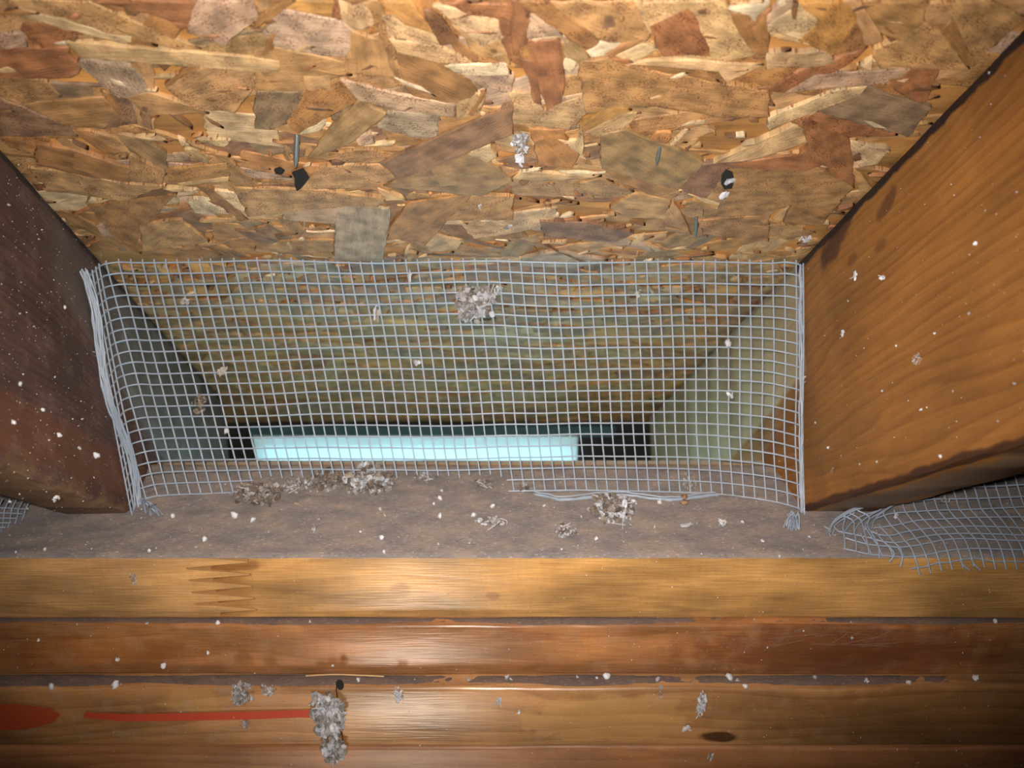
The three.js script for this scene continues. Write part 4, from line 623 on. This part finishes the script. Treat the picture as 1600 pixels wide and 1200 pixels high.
scraps.forEach(([name, label, category, on, px, py, hw, hh, n, tones, fib], i) => {
  const p0 = faces[on](px, py, 0), m = pixelSize(p0), a = hw * m, b = hh * m, thin = Math.min(a, b) * 0.45, p = faces[on](px, py, thin * 0.7);
  let g;
  if (turnTo[on]) g = clump(a, Math.min(b * 0.8, a), b * 1.25, n, 100 + i, tones, fib); // lying: height, then depth
  else { g = clump(a, b, thin, n, 100 + i, tones, fib); if (on === 'deck') { g.applyMatrix4(new THREE.Matrix4().makeBasis(V(1, 0, 0), UPHILL, INWARD)); } if (on === 'screen') g.rotateX(-0.43); if (on === 'right') g.rotateY(-1.2); if (on === 'left') g.rotateY(1.2); }
  if (turnTo[on]) { g.computeBoundingBox(); p.copy(p0); p.y = p0.y - g.boundingBox.min.y * 0.72; }
  const o = mesh(name, g, fluffMaterial); o.position.copy(p); tag(o, label, category);
});
// small flecks nobody could tell apart, by surface: clones of a few shapes
const fleckShapes = [0, 1, 2, 3, 4].map((k) => clump(1, 0.8, 0.6, k % 2 + 1, 400 + k, WHITE, k > 2 ? 1 : 0));
function flecks(surface, label, group, spots, seed) {
  const q = rng(seed);
  for (const [px, py, s] of spots) {
    const r = s * pixelSize(faces[surface](px, py, 0)), o = mesh('insulation_fleck', fleckShapes[Math.floor(q() * 5)], fluffMaterial);
    o.scale.setScalar(r); o.position.copy(faces[surface](px, py, r * 0.35)); o.rotation.set(q() * 6, q() * 6, q() * 6);
    tag(o, label, 'insulation', group);
  }
}
flecks('plate', 'tiny white insulation fleck on the dusty plate top by the dark rafter', 'white flecks on the plate by the dark rafter', [[305, 856, 4], [244, 856, 4], [233, 860, 3], [395, 812, 5], [367, 805, 6], [220, 810, 3], [270, 806, 4], [174, 812, 3], [144, 856, 4], [26, 862, 3], [70, 858, 3], [320, 842, 4], [420, 832, 3]], 1);
flecks('plate', 'tiny white insulation fleck on the bare plate top below the white strip', 'white flecks on the middle of the plate', [[596, 840, 4], [594, 795, 5], [690, 765, 5], [687, 778, 4], [678, 787, 3], [740, 804, 4], [687, 806, 4], [602, 806, 4], [645, 862, 3], [735, 848, 4], [685, 850, 4], [563, 832, 3], [600, 862, 3], [497, 812, 4], [770, 790, 4]], 11);
flecks('plate', 'tiny white insulation fleck on the plate top in front of the rolled mesh edge', 'white flecks by the rolled mesh edge', [[985, 820, 3], [1031, 784, 4], [990, 784, 5], [908, 808, 4], [932, 841, 3], [878, 857, 3], [1217, 868, 4], [1265, 838, 4], [1145, 855, 4], [1024, 823, 3], [1160, 815, 3], [850, 790, 3], [1192, 845, 3]], 12);
flecks('ledge1', 'tiny white fleck lying on the narrow upper ledge', 'flecks on the upper ledge', [[485, 972, 5], [230, 974, 4], [120, 976, 3], [340, 973, 3], [1180, 968, 3], [1330, 972, 3], [1555, 970, 4]], 2);
flecks('ledge2', 'small white fleck sitting on the lower ledge', 'flecks on the lower ledge', [[730, 1061, 6], [790, 1060, 7], [800, 1062, 5], [903, 1056, 6], [933, 1058, 5], [948, 1057, 5], [1028, 1061, 8], [1140, 1058, 6], [1150, 1062, 7], [1273, 1058, 6], [1420, 1066, 4], [1524, 1059, 5], [180, 1070, 6], [190, 1068, 4], [80, 1072, 5], [648, 1062, 4], [560, 1062, 4], [1165, 1072, 4]], 3);
flecks('right', 'tiny pale fleck dotted over the orange rafter', 'flecks on the orange rafter', [[1326, 470, 3], [1296, 698, 4], [1371, 722, 4], [1345, 726, 3], [1470, 713, 3], [1560, 658, 3], [1585, 600, 4], [1525, 380, 3], [1547, 112, 4], [1400, 540, 3], [1462, 520, 3], [1275, 660, 3], [1490, 610, 3], [1590, 300, 3], [1540, 330, 3], [1380, 610, 4], [1440, 640, 3], [1515, 490, 4]], 4);
flecks('left', 'tiny pale fleck dotted over the dark rafter', 'flecks on the dark rafter', [[90, 680, 4], [148, 712, 5], [122, 700, 5], [30, 600, 4], [84, 590, 3], [52, 510, 3], [12, 320, 4], [30, 490, 3], [128, 655, 4], [20, 660, 4], [66, 640, 3], [145, 745, 3], [100, 480, 3]], 6);
flecks('board2', 'tiny pale speck stuck to the smooth red-brown plate', 'specks on the second plate', [[183, 1030, 4], [255, 1040, 4], [325, 1020, 3], [1330, 998, 5], [1256, 985, 3], [1200, 1012, 3], [520, 1040, 3], [60, 1000, 3]], 7);
// fine specks over everything
{
  const q = rng(91), shape = fleckShapes[0], spread = (name, label, count, at) => {
    const im = new THREE.InstancedMesh(shape, fluffMaterial, count), m = new THREE.Matrix4(), r = new THREE.Quaternion();
    for (let i = 0; i < count; i++) { const p = at(q), s = 0.00012 + 0.00042 * q() * q() * q(); r.setFromEuler(new THREE.Euler(q() * 6, q() * 6, q() * 6)); m.compose(p, r, V(s, s, s)); im.setMatrixAt(i, m); }
    im.name = numbered(name); im.castShadow = im.receiveShadow = true; scene.add(im); tag(im, label, 'dust', null, 'stuff');
  };
  spread('dust_specks', 'fine pale specks strewn over the dusty plate top', 900, (q) => V((q() - 0.5) * 0.8, 0.0009, lerp(PLATE_BACK, B1, q())));
  spread('dust_specks', 'fine pale specks clinging to the front faces of the stacked plates', 700, (q) => { const k = Math.floor(q() * 4), y = [[0, Y1], [Y1, Y2], [Y2, Y3], [Y3, Y4]][k]; return V((q() - 0.5) * 0.62, lerp(...y, q()), [B1, B2, B3 + 0.0004, B4][k] + 0.0002); });
  spread('dust_specks', 'fine pale specks clinging to the dark rafter', 500, (q) => onLeft(lerp(-10, 200, q()), lerp(240, 800, q())).add(V(0.0003, 0, 0)));
  spread('dust_specks', 'fine pale specks clinging to the orange rafter', 260, (q) => { const f = rafterFaces[1], t = lerp(-0.02, 0.33, q()); return f.topAt(t).lerp(f.botAt(t), 0.05 + 0.9 * q()).add(V(-0.0003, 0, 0)); });
}
// nails driven through the sheathing
function nail(label, px, py, tipx, tipy, r, material, lift) {
  const a = onDeck(px, py).addScaledVector(INWARD, 0.0008), b = onDeck(tipx, tipy).addScaledVector(INWARD, lift), d = b.clone().sub(a), L = d.length(), g = thing('roofing_nail', label, 'nail', null, a);
  const prof = [[0.0001, -0.002], [r, -0.002], [r, L * 0.55], [r * 0.92, L * 0.7], [r * 0.4, L * 0.93], [0.00005, L]].map(([x, y]) => new THREE.Vector2(x, y));
  const s = new THREE.LatheGeometry(prof, 12); s.applyQuaternion(new THREE.Quaternion().setFromUnitVectors(V(0, 1, 0), d.normalize())); part(g, 'shank', s, material);
}
nail('shiny nail point poking through the strand board beside a black gouge', 464, 214, 463, 244, 0.0012, nailMaterial, 0.006);
nail('dull grey nail point beside a splintered strand', 1031, 226, 1025, 247, 0.0009, darkNailMaterial, 0.004);
nail('short grey nail point close above the mesh', 1088, 341, 1086, 364, 0.0009, darkNailMaterial, 0.003);
// gouges: dark pits with torn rims in the sheathing
function gouge(label, pts) {
  const o = pts.map(([x, y]) => toDeck(x, y)), s = new THREE.Shape(o), e = new THREE.ExtrudeGeometry(s, { depth: 0.0008, bevelEnabled: true, bevelSize: 0.0003, bevelThickness: 0.0002, bevelSegments: 1 });
  const m = mesh('gouge', e, holeMaterial); m.position.copy(deckOrigin).addScaledVector(INWARD, 0.0016); m.quaternion.copy(deck.quaternion); tag(m, label, 'gouge');
}
gouge('black pointed gouge in the strand board just below the shiny nail', [[458, 264], [466, 261], [474, 258], [479, 265], [482, 271], [476, 280], [470, 287], [465, 291], [462, 283], [462, 272]]);
gouge('small black nick in the strand board beside the pointed gouge', [[430, 259], [438, 256], [444, 260], [440, 265], [432, 264]]);
gouge('dark hole in the strand board holding a white lump', [[1128, 268], [1134, 260], [1143, 264], [1146, 275], [1142, 287], [1132, 288], [1127, 280]]);
{ // knot hole on the ledge above the glistening clump
  const e = new THREE.SphereGeometry(1, 12, 8); e.scale(0.0020, 0.0036, 0.0006); const m = mesh('nail_hole', e, holeMaterial); m.position.copy(onFace(531, 1070, B3 + 0.0006)); tag(m, 'black nail hole above the large glistening clump', 'hole');
}
{ // cobweb on the second plate
  const q = rng(63), w = []; for (let k = 0; k < 14; k++) { const x = 1200 + q() * 170, y = 985 + q() * 26, l = 20 + q() * 60, s = (q() - 0.7) * 26; w.push(wire(new THREE.CatmullRomCurve3([onFace(x, y, B2 + 0.0006), onFace(x + l * 0.5, y + s * 0.4, B2 + 0.0012), onFace(x + l, y + s, B2 + 0.0006)]).getPoints(5), 0.00007, 4)); }
  tag(mesh('cobweb', mergeGeometries(w), webMaterial), 'wispy cobweb on the second plate below the loose mesh', 'cobweb', null, 'stuff');
}
{ // long splinter lifted off the second plate's lower edge
  const pts = [[478, 1056], [520, 1054], [560, 1055], [600, 1057]].map(([x, y], i) => onFace(x, y, B2 + 0.0018 + (i ? 0.0008 : 0)));
  tag(mesh('splinter', wire(new THREE.CatmullRomCurve3(pts).getPoints(12), 0.00045, 5), new THREE.MeshStandardMaterial({ color: rgb('#c9a878'), roughness: 0.6 })), 'pale splinter lifting from the lower edge of the second plate', 'splinter');
}
scene.traverse((o) => { delete o.userData.taken; });
renderer.render(scene, camera);
